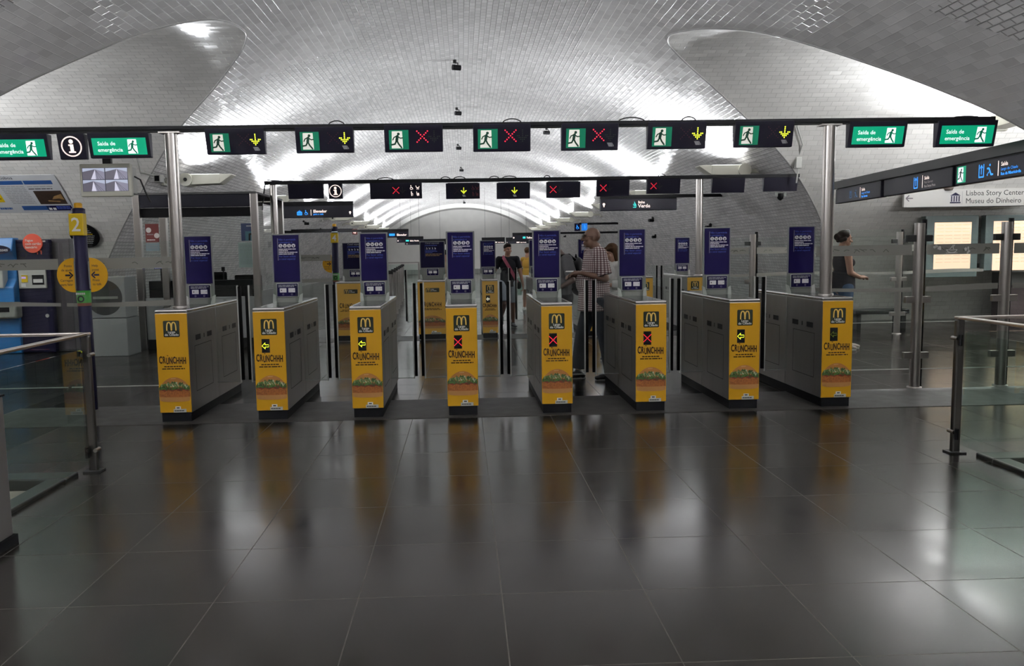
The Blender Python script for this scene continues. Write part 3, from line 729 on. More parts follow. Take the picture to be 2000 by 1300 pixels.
def housing(par, x0, x1, zb, zt, d0=.0, tilt=.055, dep=.10):
    # wedge box: face leans so it looks slightly down at the passengers; front top edge at y=-dep/2
    yb = -dep/2+tilt
    m_ = MB(); m_.hexa([(x0, yb, zb), (x1, yb, zb), (x1, dep/2, zb), (x0, dep/2, zb)], [(x0, -dep/2, zt), (x1, -dep/2, zt), (x1, dep/2, zt), (x0, dep/2, zt)], M_SIGN)
    o = m_.build('housing', par, bevel=.006)
    MB().box(x0+.03, x1-.03, -dep/2+.03, dep/2-.02, zt, zt+.010, M_GANTRY).build('hanger', par)
    v = Vector((0, -tilt, zt-zb)).normalized()
    return o, Fr(((x0+x1)/2, yb-.0005, zb), (1, 0, 0), v), math.hypot(tilt, zt-zb)
def lane_signal(name, label, px0, px1, py0, py1, Y, state, man=True, group=None, stairs=True, shift=0, extra=None):
    x0, x1, z0, z1 = rect(px0, py0, px1, py1, Y)
    t = thing(name, label, 'sign', ((x0+x1)/2, Y, z0), 0, group)
    o, fr, H = housing(t, -(x1-x0)/2, (x1-x0)/2, 0, z1-z0)
    w = x1-x0
    MB().rc(fr, -w/2+.012, w/2-.012, .014, H-.03, M_SIGNF, .0006).build('dark_face', t)
    if man:
        p = MB(); s = H*.72; xx = -w/2+.045
        p.rc(fr, xx, xx+s*1.03, H*.09, H*.09+s, M_GREENL2, .0012)
        running_man(p, fr, xx, H*.09, s, M_DKGREEN, M_WHITES, .002); p.build('running_man_panel', t)
    cxx = {True: .15*w, False: shift*w}[man]
    if state is not None:
        s = H*.40 if man else H*.36; r = s*.058; zc = H*.56 if man else H*.52
        m_ = MB(); led_cross(m_, fr, cxx-.0 if man else cxx, zc, s, M_RED_ON if state == 'x' else M_RED_OFF, r*1.1 if state == 'x' else r*.8, 7); m_.build('led_cross', t)
        m_ = MB(); led_arrow_down(m_, fr, cxx+s*1.12, zc, s, M_YEL_ON if state == 'v' else M_YEL_OFF, r*1.1 if state == 'v' else r*.8); m_.build('led_arrow', t)
        if stairs:
            m_ = MB(); b = zc-s*.72; c = cxx+s*1.12
            m_.poly(fr, [(c-.30*s, b), (c+.12*s, b), (c+.28*s, b-.36*s), (c-.12*s, b-.36*s)], M_PIC, .0012)
            m_.poly(fr, [(c+.13*s, b), (c+.19*s, b), (c+.38*s, b-.28*s), (c+.36*s, b-.36*s), (c+.33*s, b-.36*s)], M_PIC, .0012); m_.build('ticket_pictogram', t)
    if extra:
        m_ = MB()
        for k, (a, b) in enumerate(((.30, .68), (.42, .68), (.30, .30), (.42, .30))): wheel_icon(m_, fr, a*w, b*H, H*.36, extra, k, .0012)
        m_.build('priority_pictograms', t)
    return t
LS = [(403, 518, 252, 301, 'v', 1, 'leftmost lane signal on the front gantry, yellow arrow lit'),
      (578, 691, 249, 298, 'v', 1, 'second lane signal from the left on the front gantry, yellow arrow lit'),
      (751, 865, 245, 296, 'x', 0, 'third lane signal from the left on the front gantry, red cross lit'),
      (924, 1036, 243, 295, 'x', 0, 'lane signal over the middle of the front gantry, red cross lit'),
      (1096, 1207, 242, 293, 'x', 1, 'lane signal above the checked-shirt man, red cross lit over a ticket symbol'),
      (1264, 1378, 239, 290, 'v', 1, 'second lane signal from the right on the front gantry, yellow arrow lit'),
      (1434, 1548, 237, 287, 'v', 1, 'rightmost lane signal on the front gantry, yellow arrow lit')]
for a, b, c, d, st, sr, lb in LS: lane_signal('lane_signal', lb, a, b, c, d, GY, st, True, 'lane signals on the front gantry', sr)
def exit_sign(label, px0, px1, py0, py1, Y):
    x0, x1, z0, z1 = rect(px0, py0, px1, py1, Y)
    t = thing('emergency_exit_sign', label, 'sign', ((x0+x1)/2, Y, z0), 0, 'green emergency exit signs on the front gantry')
    w = x1-x0; o, fr, H = housing(t, -w/2, w/2, 0, z1-z0)
    p = MB(); p.rc(fr, -w/2+.035, w/2-.03, .028, H-.05, M_GREENL, .0008); p = p.build('lit_panel', t)
    m_ = MB(); m_.text(fr, 'Saída de', -w/2+.085, H*.50, H*.215, M_WHITEL, .0016, .008); m_.build('lettering', p); m_ = MB(); m_.text(fr, 'emergência', -w/2+.08, H*.25, H*.215, M_WHITEL, .0016, .008); m_.build('lettering', p)
    m_ = MB(); running_man(m_, fr, w/2-.225, .030, H-.085, M_GREENL2, M_WHITEL, .0014); m_.build('running_man', p)
    return t
exit_sign('green emergency exit sign at the far left, cut by the picture edge', -20, 97, 263, 312, GY)
exit_sign('green emergency exit sign above the wall monitor', 175, 294, 260, 308, GY)
exit_sign('green emergency exit sign just right of the right gantry pole', 1656, 1768, 238, 287, GY)
exit_sign('green emergency exit sign at the right end of the front gantry', 1828, 1943, 236, 286, GY)
def info_sign(label, px0, px1, py0, py1, Y, group=None):
    x0, x1, z0, z1 = rect(px0, py0, px1, py1, Y)
    t = thing('information_sign', label, 'sign', ((x0+x1)/2, Y, z0)); w = x1-x0
    o, fr, H = housing(t, -w/2, w/2, 0, z1-z0)
    p = MB(); c = H*.5; p.ring(fr, 0, c, H*.35, H*.40, M_WARML, .001); p.build('lit_ring', t)
    p = MB(); p.disc(fr, -.0, c+H*.19, H*.085, M_WARML, .001); p.rc(fr, -H*.06, H*.075, c-H*.22, c+H*.08, M_WARML, .001); p.rc(fr, -H*.12, 0, c+H*.02, c+H*.08, M_WARML, .001); p.rc(fr, -H*.13, H*.14, c-H*.25, c-H*.19, M_WARML, .001); p.build('lit_letter', t)
info_sign('square information sign with a lit i, on the front gantry at left', 116, 168, 262, 311, GY)

# ------------------------------------------------------------------ far gantry
HY = 14.25
g2 = thing('overhead_gantry', 'far black gantry beam on two steel poles above the second row of gates', 'gantry', (0, HY, 0))
a = at(517, 352, HY); b = at(1560, 342, HY); zb = 2.80
MB().box(a.x, b.x, -.05, .05, zb-.03, zb+.03, M_GANTRY).build('beam', g2, bevel=.004)
for x in (at(535, 450, HY).x, at(1368, 450, HY).x):
    zf = 0 if x < 0 else ZC
    p = MB().tube([(x, .08, zf), (x, .08, zb-.03)], .062, M_POLE, 20).build('pole', g2)
    MB().lathe([(.09, 0), (.09, .012), (.064, .014)], M_POLE, (x, .08, zf)).build('pole_collar', p)
for p0, p1 in ((735, 770), (860, 880), (885, 910), (955, 975), (980, 1010), (1062, 1075), (1285, 1300)):
    cable(g2, at(p0, 350, HY).x, at(p1, 350, HY).x, zb+.03, .035, r=.009)
MB().tube([(a.x+.3, 0, zb+.03), (a.x+.05, 0, zb+.05), (a.x-.03, .1, zb-.05), (a.x-.10, .2, zb-.35), (a.x-.12, .25, zb-.45)], .012, M_CABLE, 6).build('hanging_cable', g2)
F2 = [(563, 632, 356, 388, None, 0, None, 'blank dark sign at the left end of the far gantry'),
      (723, 824, 355, 388, 'x', 0, M_WARML, 'wide lane signal on the far gantry with a red cross and passenger pictograms'),
      (871, 937, 356, 388, 'v', -.16, M_RED_OFF, 'far gantry lane signal left of centre with a yellow arrow and dim pictograms'),
      (970, 1035, 355, 388, 'v', -.16, None, 'far gantry lane signal right of centre with a plain yellow arrow'),
      (1067, 1133, 353, 386, 'x', -.3, None, 'leftmost of the three red-crossed lane signals at right on the far gantry'),
      (1165, 1229, 350, 383, 'x', -.3, None, 'middle of the three red-crossed lane signals at right on the far gantry'),
      (1263, 1328, 347, 378, 'x', -.3, None, 'rightmost of the three red-crossed lane signals on the far gantry, beside the pole'),
      (1390, 1454, 345, 376, None, 0, None, 'blank dark sign just right of the far gantry pole'),
      (1491, 1557, 342, 373, None, 0, None, 'blank dark sign at the right end of the far gantry')]
for p0, p1, q0, q1, st, sh, ex, lb in F2: lane_signal('lane_signal', lb, p0, p1, q0+2, q1, HY, st, False, 'lane signals on the far gantry', st == 'v', sh, ex)
info_sign('small information sign with a lit i, on the far gantry', 642, 669, 358, 388, HY)
# ------------------------------------------------------------------ helpers on the curved walls
def bar(px, py, s):                    # where the sight line meets the far side of a side passage
    d = ray(px, py); y = 9.0
    while y < 20:
        p = EYE+d*(y/d.y)
        if p.z < 5 and y >= opening(s, p.z)[1]: return p
        y += .005
    return EYE+d*(15/d.y)
def vhit(px, py):                      # where the sight line meets the main vault
    d = ray(px, py); a = d.x**2+d.z**2; b = 2*d.z*(EYE.z-VZ); c = (EYE.z-VZ)**2-VR**2
    return EYE+d*((-b+math.sqrt(b*b-4*a*c))/2/a)
def wall_frame(s, x, z, off=.02):      # frame lying on the passage wall, origin at height z
    y0 = opening(s, z-.12)[1]; y1 = opening(s, z+.12)[1]
    v = Vector((0, y1-y0, .24)).normalized()
    n = Vector((1, 0, 0)).cross(v)
    return Fr(Vector((x, opening(s, z)[1], z))+n*off, (1, 0, 0), v)
M_NAVY = mat('navy_paint', (.007, .006, .024), .5, spec=.15)
M_SIGNY = mat('column_yellow', (.62, .42, .0), .4)
M_DISCY = mat('disc_orange', (.72, .36, .0), .45)
M_INK = mat('ink_dark', (.03, .02, .03), .5)

# ------------------------------------------------------------------ hanging direction signs down the hall
def hang_sign(label, px0, py0, px1, py1, Y, arm, draw=None, top=.10, group='lit hanging direction signs down the hall'):
    x0, x1, z0, z1 = rect(px0, py0, px1, py1, Y); w = x1-x0; h = z1-z0
    t = thing('hanging_sign', label, 'sign', ((x0+x1)/2, Y, z0), 0, group)
    MB().box(-w/2, w/2, -.05, .07, 0, h, M_SIGN).build('housing', t, bevel=.01)
    b = MB(); b.box(-w/2, w/2, -.03, .06, h, h+top, M_GANTRY); zc = z0+h+top*.5
    if arm in ('left', 'right'):
        s = -1 if arm == 'left' else 1; xw = s*vx(zc)-(x0+x1)/2
        b.box(*sorted((s*w/2, xw)), -.03, .06, h+.02, h+top, M_GANTRY)
    else:
        for q in (-.35, .35):
            xx = q*w; zt = VZ+math.sqrt(VR**2-((x0+x1)/2+xx)**2)-z0
            b.box(xx-.005, xx+.005, 0, .01, h+top, zt, M_GANTRY)
    b.build('support_beam', t)
    fr = Fr((0, -.051, 0)); f = MB().rc(fr, -w/2+.02, w/2-.02, .02, h-.02, M_SIGNF); f = f.build('sign_face', t)
    if draw: draw(fr, w, h, f)
    return t
def d_elev(fr, w, h, f):
    m = MB(); s = h*.34; x = -w*.26; z = h*.22
    m.rc(fr, x, x+s*1.3, z, z+s*.85, M_CYAN, .0016, .01); m.rc(fr, x+.25*s, x+1.05*s, z+s*.95, z+s*1.05, M_CYAN, .0016); m.stroke(fr, [(x+.65*s, z+s*.9), (x+.65*s, z+s*1.25)], .1*s, M_CYAN, .0016)
    m.words(fr, x+.15*s, z+.3*s, s, .15*s, M_SIGNF, 3, .003); m.build('lift_pictogram', f)
    m = MB(); wheel_icon(m, fr, x+s*2.3, z+s*.6, s*1.5, M_CYAN, 0, .0016); m.build('wheelchair_pictogram', f)
    m = MB(); m.rc(fr, x+s*3.45, x+s*3.58, z-.1*s, z+1.35*s, M_WARML, .0016); m.build('divider', f)
    m = MB(); m.text(fr, 'Elevador', x+s*4.1, z+s*.62, s*.95, M_WARML, .0016, .03); m.build('lettering', f); m = MB(); m.text(fr, 'para o cais', x+s*4.1, z+s*.05, s*.58, M_CYAN, .0016, .02); m.build('lettering', f)
    m = MB(); a = w*.46; m.disc(fr, a, h*.42, h*.085, M_WARML, .0016); m.rc(fr, a-h*.04, a+h*.04, h*.25, h*.42, M_WARML, .0016); m.build('arrow_light', f)
hang_sign('lit sign reading Elevador with a wheelchair, on the left of the vault', 546, 402, 690, 425, 20.6, 'left', d_elev, .11)
def d_verde(fr, w, h, f):
    m = MB(); s = h*.5; x = -.06; z = h*.24
    m.poly(fr, [(x-.62*s, z+.1*s), (x-.5*s, z-.02*s), (x-.05*s, z-.02*s), (x+.1*s, z+.25*s), (x-.3*s, z+.12*s)], M_TEAL, .0016); m.poly(fr, [(x-.35*s, z+.2*s), (x+.08*s, z+.35*s), (x-.1*s, z+.7*s), (x-.32*s, z+1.1*s)], M_TEAL, .0016); m.poly(fr, [(x-.45*s, z+.22*s), (x-.55*s, z+.55*s), (x-.4*s, z+.75*s)], M_TEAL, .0016); m.build('boat_pictogram', f)
    m = MB(); m.text(fr, 'linha', x+.33*s, z+.72*s, s*.62, M_WARML, .0016, .02); m.build('lettering', f); m = MB(); m.text(fr, 'Verde', x+.33*s, z+.02*s, s*.84, M_WARML, .0016, .02); m.build('lettering', f)
    m = MB(); a = -w*.455; m.disc(fr, a, h*.56, h*.11, M_WARML, .0016); m.rc(fr, a-h*.05, a+h*.05, h*.32, h*.56, M_WARML, .0016); m.build('arrow_light', f)
hang_sign('lit sign reading linha Verde with a teal boat, on the right of the vault', 1172, 388, 1321, 411, 18.6, 'right', d_verde, .09)
def d_far(txt, col, xs=-.1):
    def f(fr, w, h, fo):
        m = MB(); m.text(fr, txt, xs*w, h*.3, h*.5, M_WARML, .004, .03); m.build('lettering', fo)
        m = MB(); m.rc(fr, (xs-.16)*w, (xs-.04)*w, h*.3, h*.7, col, .004); m.disc(fr, -w*.45, h*.5, h*.16, M_WARML, .004); m.build('pictogram', fo)
    return f
hang_sign('far sign repeating Elevador, just right of the third notice board', 706, 453, 798, 464, 29, 'left', d_far('Elevador', M_CYAN, .25))
hang_sign('far dark lit sign beneath the repeated Elevador sign', 775, 466, 827, 473.5, 36, 'up', d_far('linha Verde', M_TEAL, .0))
hang_sign('farthest lit sign on the left, behind the Canal especial board', 791, 473.5, 872, 477.5, 46, 'up', d_far('linha Verde', M_WARML, .3), .2)
hang_sign('far lit sign at right with a teal mark, left of the fifth notice board', 1001, 459, 1046, 468.5, 33, 'right', d_far('Telheiras', M_TEAL, .1))
hang_sign('far lit sign above the small notice board beside the man in the black shirt', 941, 470.5, 986, 475.5, 44, 'up', d_far('linha Verde', M_WARML, .2), .2)
hang_sign('far lit sign directly above the head of the man in the black shirt', 988, 470.5, 1035, 475.5, 44, 'up', d_far('linha Verde', M_WARML, .1), .2)
def flag_sign(label, px0, py0, px1, py1, Y, s, col, ic):
    x0, x1, z0, z1 = rect(px0, py0, px1, py1, Y); w = x1-x0; h = z1-z0
    t = thing('flag_sign', label, 'sign', ((x0+x1)/2, Y, z0))
    MB().box(-w/2, w/2, -.04, .04, 0, h, col).build('panel', t, bevel=.01)
    xw = s*vx(z0+h)-(x0+x1)/2
    MB().box(*sorted((s*w*.3, xw)), -.03, .03, h-.06, h+.02, M_GANTRY).build('wall_arm', t)
    fr = Fr((0, -.041, 0)); m = MB()
    if ic == 'ring': m.ring(fr, 0, h*.45, h*.16, h*.24, M_WARML, .003); m.disc(fr, 0, h*.45, h*.08, M_WARML, .003); m.rc(fr, h*.1, h*.2, h*.2, h*.45, M_WARML, .003)
    else: wheel_icon(m, fr, 0, h*.5, h*.7, M_CYAN, ic, .003)
    m.build('pictogram', t)
flag_sign('dark red square sign with a pale ring, on the left vault wall far back', 688, 447, 698, 458, 30, -1, mat('dark_red', (.12, .02, .015), .5), 'ring')
flag_sign('dark blue flag sign on the right vault wall, above the bald man', 1122, 436, 1133, 451, 32, 1, M_BLUE2, 0)
flag_sign('bright blue flag sign on the right vault wall, above the bald man', 1136, 436, 1147, 450, 31.9, 1, mat('blue_lit', (.0, .1, .4), .4, emit=(.02, .25, .9), es=.6), 2)

# ------------------------------------------------------------------ glass fences beside the gates
def post_h(mb, x, y, h, r=.052): mb.tube([(x, y, 0), (x, y, h)], r, M_POLE, 20)
def fence(name, label, Y, spans, posts, group=None, h=1.70, twin=True, clamp=True):
    t = thing(name, label, 'fence', (0, Y, 0), 0, group)
    for k, (x0, x1) in enumerate(spans):
        g = MB().box(x0, x1, -.006, .006, .205, h, M_GLASS).build('glass_panel', t)
        e = MB(); e.box(x0, x1, -.008, .008, .198, .206, M_LGREY); e.build('panel_edge', g)
        b = MB(); b.box(x0+.01, x1-.01, -.0085, -.0065, 1.425, 1.535, M_FROST); b.build('frosted_band', g)
        n = 14; P = [(x0+.01+(x1-x0-.02)*q/n) for q in range(n+1)]
        w = MB(); fr = Fr((0, -.0085, 0))
        w.poly(fr, [(a, 1.045+.012*math.sin(a*2.3)) for a in P]+[(a, 1.095+.018*math.sin(a*2.3+.9)) for a in P[::-1]], M_FROST); w.build('frosted_wave', g)
        r = random.Random(int(x0*100)); d = MB()
        for q in range(9):
            a = x0+.1+(x1-x0-.2)*r.random()
            d.stroke(fr, [(a, 1.47+r.uniform(-.02, .03)), (a+.03, 1.49), (a+.06, 1.475+r.uniform(-.02, .02))], .008, mat('band_print', (.10, .10, .085), .6), .0012, False)
        d.build('band_drawing', g)
        if name == 'glass_fence' and k == 1 and Y < 9 and x0 > 0:
            q = MB(); cx = at(1858, 485, Y).x; zc = 1.47
            q.stroke(fr, [(cx+.055*math.cos(math.pi*(1+e_/10)), zc+.005+.032*math.sin(math.pi*(1+e_/10))) for e_ in range(11)], .008, M_WHITE, .0014); q.stroke(fr, [(cx-.06, zc-.03), (cx+.06, zc-.028)], .006, M_WHITE, .0014)
            q.stroke(fr, [(cx-.055, zc+.006), (cx, zc), (cx+.055, zc+.006)], .006, M_WHITE, .0014); q.stroke(fr, [(cx-.02, zc+.012), (cx+.015, zc+.055)], .006, M_WHITE, .0014); q.stroke(fr, [(cx+.02, zc+.012), (cx+.01, zc+.03), (cx+.03, zc+.055)], .007, M_WHITE, .0014)
            for sx_ in (-.16, .155):
                for e_ in range(6): q.disc(fr, cx+sx_+r.uniform(-.035, .035), zc+r.uniform(-.035, .05), r.uniform(.008, .017), M_WHITE, .0014, 8)
            q.build('cup_drawing', g)  # white strokes stand in for light shining through cut-outs in the band
    for x in posts:
        p = MB(); post_h(p, x, 0, 1.76); p = p.build('post', t)
        MB().lathe([(.075, 0), (.075, .01), (.055, .012)], M_POLE, (x, 0, 0)).build('post_base', p)
        if twin: MB().tube([(x+.085, .06, 0), (x+.085, .06, 1.80)], .026, M_BLACK, 14).build('back_tube', p)
        if clamp:
            for z in (.35, .95, 1.60):
                for s in (-1, 1):
                    MB().box(*sorted((x+s*.045, x+s*.135)), -.025, .025, z-.035, z+.035, M_SLOT if z == 1.6 else M_POLE).build('clamp', p, bevel=.004)
    return t
FYN = 8.33
xa, xb = at(1791, 600, FYN).x, at(1960, 600, FYN).x
fence('glass_fence', 'glass fence with frosted bands right of the rightmost front gate', FYN, [(3.72, xa-.07), (xa+.07, xb-.07), (xb+.07, xb+1.3)], [xa, xb])
fence('glass_fence', 'glass fence with frosted bands left of the leftmost front gate, before the ticket machine', FYN, [(-4.1, -2.87), (-5.35, -4.14), (-6.6, -5.39)], [])
FYF = 13.5
ps = [at(q, 560, FYF).x for q in (1469, 1754)]
fence('glass_fence', 'far glass fence before the right passage wall, with two steel posts', FYF, [(4.42, ps[0]-.06), (ps[0]+.06, (ps[0]+ps[1])/2-.02), ((ps[0]+ps[1])/2+.02, ps[1]-.06), (ps[1]+.06, ps[1]+1.5)], ps)
fence('glass_fence', 'far low glass screen left of the numbered column 4, beside the attendant booth', 14.3, [(-3.1, -2.34)], [], h=1.12)

# ------------------------------------------------------------------ balustrades round the stairwells
def balustrade(label, s, cx, cy, lx, ly, zr):
    t = thing('stair_balustrade', label, 'railing', (cx, cy, 0))
    pr = MB()
    def post(x, y):
        p = MB().box(x-.03, x+.03, y-.022, y+.022, 0, zr-.02, mat('dark_post', (.13, .125, .12), .35, 1)).build('post', t, bevel=.012)
        MB().box(x-.06, x+.06, y-.05, y+.05, 0, .012, M_SLOT).build('base_plate', p)
        for z in (.16, zr-.16):
            MB().tube([(x-s*.03, y-.035, z), (x-s*.03, y+.035, z)], .014, M_POLE, 12).build('glass_clip', p)
            MB().tube([(x-.02, y-.05, z-.05), (x-.02, y-.05, z+.03)], .014, M_BLACK, 8).build('clip_block', p)
    xs = [0, s*1.45, s*2.9]; ys = [-1.75, -3.5]
    for x in xs: post(x, 0)
    for y in ys: post(0, y)
    for k in range(2):
        a, b = sorted((xs[k]+s*.05, xs[k+1]-s*.05)); MB().box(a, b, -.006, .006, .075, zr-.115, M_GLASSG).build('glass_panel', t)
    for a, b in ((-1.68, -.07), (-3.43, -1.82)): MB().box(-.006, .006, a, b, .075, zr-.115, M_GLASSG).build('glass_panel', t)
    rail = mat('rail_steel', (.66, .60, .57), .30, 1)
    MB().box(*sorted((-s*.03, s*3.2)), -.024, .024, zr-.022, zr, rail).build('handrail', t, bevel=.006)
    MB().box(-.024, .024, -3.6, .024, zr-.022, zr, rail).build('handrail', t, bevel=.006)
    return t
balustrade('glass balustrade with steel handrails round the left stairwell', -1, -2.697, 5.72, 0, 0, 1.01)
balustrade('glass balustrade with steel handrails round the right stairwell', 1, 3.600, 5.64, 0, 0, 1.01)
q = flo(10, 1082)
t = thing('steel_pillar', 'low grey steel pillar with black foot at the left picture edge', 'pillar', (q.x-.10, q.y, 0))
MB().box(-.06, .06, -.16, .16, .05, .81, mat('pillar_grey', (.22, .21, .21), .4, .6)).build('column', t, bevel=.01)
MB().box(-.075, .075, -.175, .175, 0, .05, M_BLACK).build('foot', t); MB().box(-.065, .065, -.165, .165, .81, .82, M_BLACK).build('cap', t)

# ------------------------------------------------------------------ numbered help columns
def column(label, num, px, Y, pt, pb, pn0, pn1, pg0, pg1, pd, rd, r):
    c = at(px, (pt+pb)/2, Y); zz = lambda p: at(px, p, Y).z
    t = thing('help_point_column', label, 'column', (c.x, Y, 0), 0, None)
    zt = zz(pt)
    MB().lathe([(r, 0), (r, zt-.16), (r*.9, zt-.155), (r*.9, zt-.145), (r, zt-.14), (r, zt-.06), (r*.7, zt-.05), (0, zt-.05)], M_NAVY, n=24).build('shaft', t)
    MB().lathe([(r*.62, zt-.05), (r*.62, zt-.01), (r*.45, zt), (0, zt)], M_DISCY, n=18).build('beacon_cap', t)
    MB().lathe([(r*.93, zt-.156), (r*.93, zt-.144)], mat('ring_white', (.6, .65, .65), .3, emit=(.7, .95, 1), es=.25), n=24).build('light_ring', t)
    b = MB(); n = 14; z0, z1 = zz(pn1), zz(pn0); R = r*1.12
    b.box(-R, R, -R, R*.2, z0, z1, M_SIGNY); b = b.build('number_plate', t, bevel=.008)
    f = Fr((0, -R, z0)); m = MB(); m.text(f, num, 0, (z1-z0)*.2, (z1-z0)*.88, M_WHITE, .001, .01, 'CENTER'); m.build('numeral', b)
    g0, g1 = zz(pg1), zz(pg0)
    g = MB(); g.lathe([(r*1.06, g0), (r*1.06, g1), (r, g1)], mat('green_band', (.03, .22, .025), .45), n=24); g = g.build('green_band', t)
    MB().lathe([(r*1.04, g0-.03), (r*1.04, g0)], mat('rust_band', (.16, .05, .03), .5), n=24).build('rust_band', t)
    m = MB(); f = Fr((0, -r*1.08, 0)); m.ring(f, 0, (g0+g1)/2-.02, .02, .034, M_SLOT, .001); m.words(f, -.045, g1-.04, .09, .02, M_LGREY, 3, .001); m.build('call_button', g)
    zd = zz(pd)
    for s in ((-1, 1) if num == '2' else (-1,)):
        x0 = s*(r+.015); d = MB()
        pts = [(x0, zd-rd)]+[(x0+s*rd*math.sin(math.pi*k/20), zd-rd*math.cos(math.pi*k/20)) for k in range(1, 20)]+[(x0, zd+rd)]
        d.prism([(a, -.006, b) for a, b in pts], (0, .012, 0), M_DISCY); d.box(*sorted((x0, x0-s*.03)), -.005, .005, zd-rd*.8, zd+rd*.8, M_GREY); d = d.build('help_disc', t)
        f = Fr((0, -.0065, 0)); m = MB(); e = rd*.2; L = rd*.19; a = x0+s*rd*.45; 
        if s < 0: tx = [('Ponto', .48), ('de ajuda', .24), ('Carregue', -.36), ('para falar', -.60)]
        else: tx = [('Help', .48), ('point', .24), ('Press', -.36), ('to talk', -.60)]
        for q_, zq in tx: MB().text(f, q_, x0+s*rd*.12 if s > 0 else x0-rd*.10, zd+zq*rd, L, M_INK, .001, .01, 'LEFT' if s > 0 else 'RIGHT').build('lettering', d)
        m = MB(); ax = x0+s*rd*.1; bx = x0+s*rd*.52
        m.rc(f, *sorted((ax+s*.02, bx)), zd-.05*rd, zd+.05*rd, M_NAVY, .001); m.stroke(f, [(ax+s*.16*rd, zd+.16*rd), (ax, zd), (ax+s*.16*rd, zd-.16*rd)], .08*rd, M_NAVY, .001); m.build('arrow', d)
    return t
column('navy help column numbered 2 with yellow half discs, left of the front gates', '2', 160, 8.12, 396, 640, 417, 460, 567, 591, 537, .172, .063)
column('far navy help column numbered 4 behind the wide yellow gate', '4', 655, 15.2, 437, 560, 455, 474, 533, 547, 515, .17, .06)

# ------------------------------------------------------------------ left passage: posters, monitor, machines, booth
rb = bar(146, 411, -1); rtp = bar(122, 338, -1)
fr = wall_frame(-1, rb.x, (rb.z+rtp.z)/2, .035)
hh = math.hypot(opening(-1, rtp.z)[1]-opening(-1, rb.z)[1], rtp.z-rb.z)
PW = rb.x-bar(-150, 411, -1).x
po = MB(); po.fbox(fr, -PW, 0, -hh/2, hh/2, -.02, 0, mat('poster_white', (.50, .51, .53), .35)); po = po.build('information_poster')
tag(po, 'large white and blue information poster on the left passage wall', 'poster')
K = PW/296.0
cl = lambda q: -(146-q)*K
pb = mat('poster_blue', (.02, .075, .24), .4)
m = MB()
for a0, a1 in ((-120, 18), (22, 78), (80, 134)): m.rc(fr, cl(a0), cl(a1), hh*.26, hh*.36, pb, .001)
m.rc(fr, cl(48), cl(102), -hh*.43, -hh*.31, pb, .001); m.build('blue_headings', po)
m = MB(); m.text(fr, 'Metropolitano de Lisboa', cl(-40), hh*.40, .10, M_NAVY, .001, .0); m.build('title_lettering', po)
m = MB()
for k in range(11): m.words(fr, cl(30+.5*k), hh*(.20-.045*k), cl(76)-cl(30), .022, M_PIC, 70+k, .001)
for k in range(8): m.words(fr, cl(-100), hh*(.20-.05*k), cl(-20)-cl(-100), .022, M_PIC, 90+k, .001)
m.words(fr, cl(82), hh*.19, cl(130)-cl(82), .022, M_PIC, 5, .001); m.words(fr, cl(82), hh*.13, cl(128)-cl(82), .022, M_INK, 6, .001)
m.words(fr, cl(4), -hh*.40, cl(28)-cl(4), .05, pb, 7, .001); m.build('body_text', po)
m = MB(); m.rc(fr, cl(-30), cl(22), -hh*.20, hh*.12, M_SIGNY, .001); m.words(fr, cl(-28), -hh*.12, cl(20)-cl(-28), .02, M_INK, 8, .002); m.build('yellow_box', po)
m = MB(); m.rc(fr, cl(88), cl(141), -hh*.27, hh*.09, mat('photo_brown', (.035, .02, .014), .4, noise=.8, nscale=6), .001)
m.poly(fr, [(cl(116), -hh*.14), (cl(122), -hh*.06), (cl(132), -hh*.02), (cl(138), hh*.0), (cl(139), -hh*.16), (cl(130), -hh*.12)], mat('photo_gold', (.30, .18, .07), .4, noise=.5, nscale=9), .002)
m.stroke(fr, [(cl(108), -hh*.18), (cl(128), -hh*.20)], .03, mat('photo_gold', ()), .002); m.build('photograph', po)
m = MB(); m.rc(fr, cl(96), cl(145), -hh*.45, -hh*.31, M_BLUE, .001); m.rc(fr, cl(99), cl(105), -hh*.43, -hh*.37, M_WHITE, .002); m.rc(fr, cl(107), cl(113), -hh*.43, -hh*.37, M_WHITE, .002)
for k in range(3): m.words(fr, cl(115), hh*(-.35-.03*k), cl(142)-cl(115), .02, M_LBLUE2, 11+k, .002)
m.build('ticket_notice', po)
# round black notice
c = bar(167, 457, -1); fr = wall_frame(-1, c.x, c.z, .06); rr = 27/1552*c.y
bd = MB(); bd.prism([fr.p(rr*math.cos(k*math.pi/16), rr*math.sin(k*math.pi/16), -.03) for k in range(32)], fr.n*.032, M_BLACK); bd = bd.build('round_notice')
tag(bd, 'round black notice on the left wall behind the numbered column 2', 'sign')
m = MB()
for k in range(9): m.words(fr, -rr*.25, rr*(.55-.15*k), rr*(.95-.12*abs(k-4)*.6), .018, M_PIC if k != 3 else M_SIGNY, 13+k, .003)
m.build('lettering', bd)
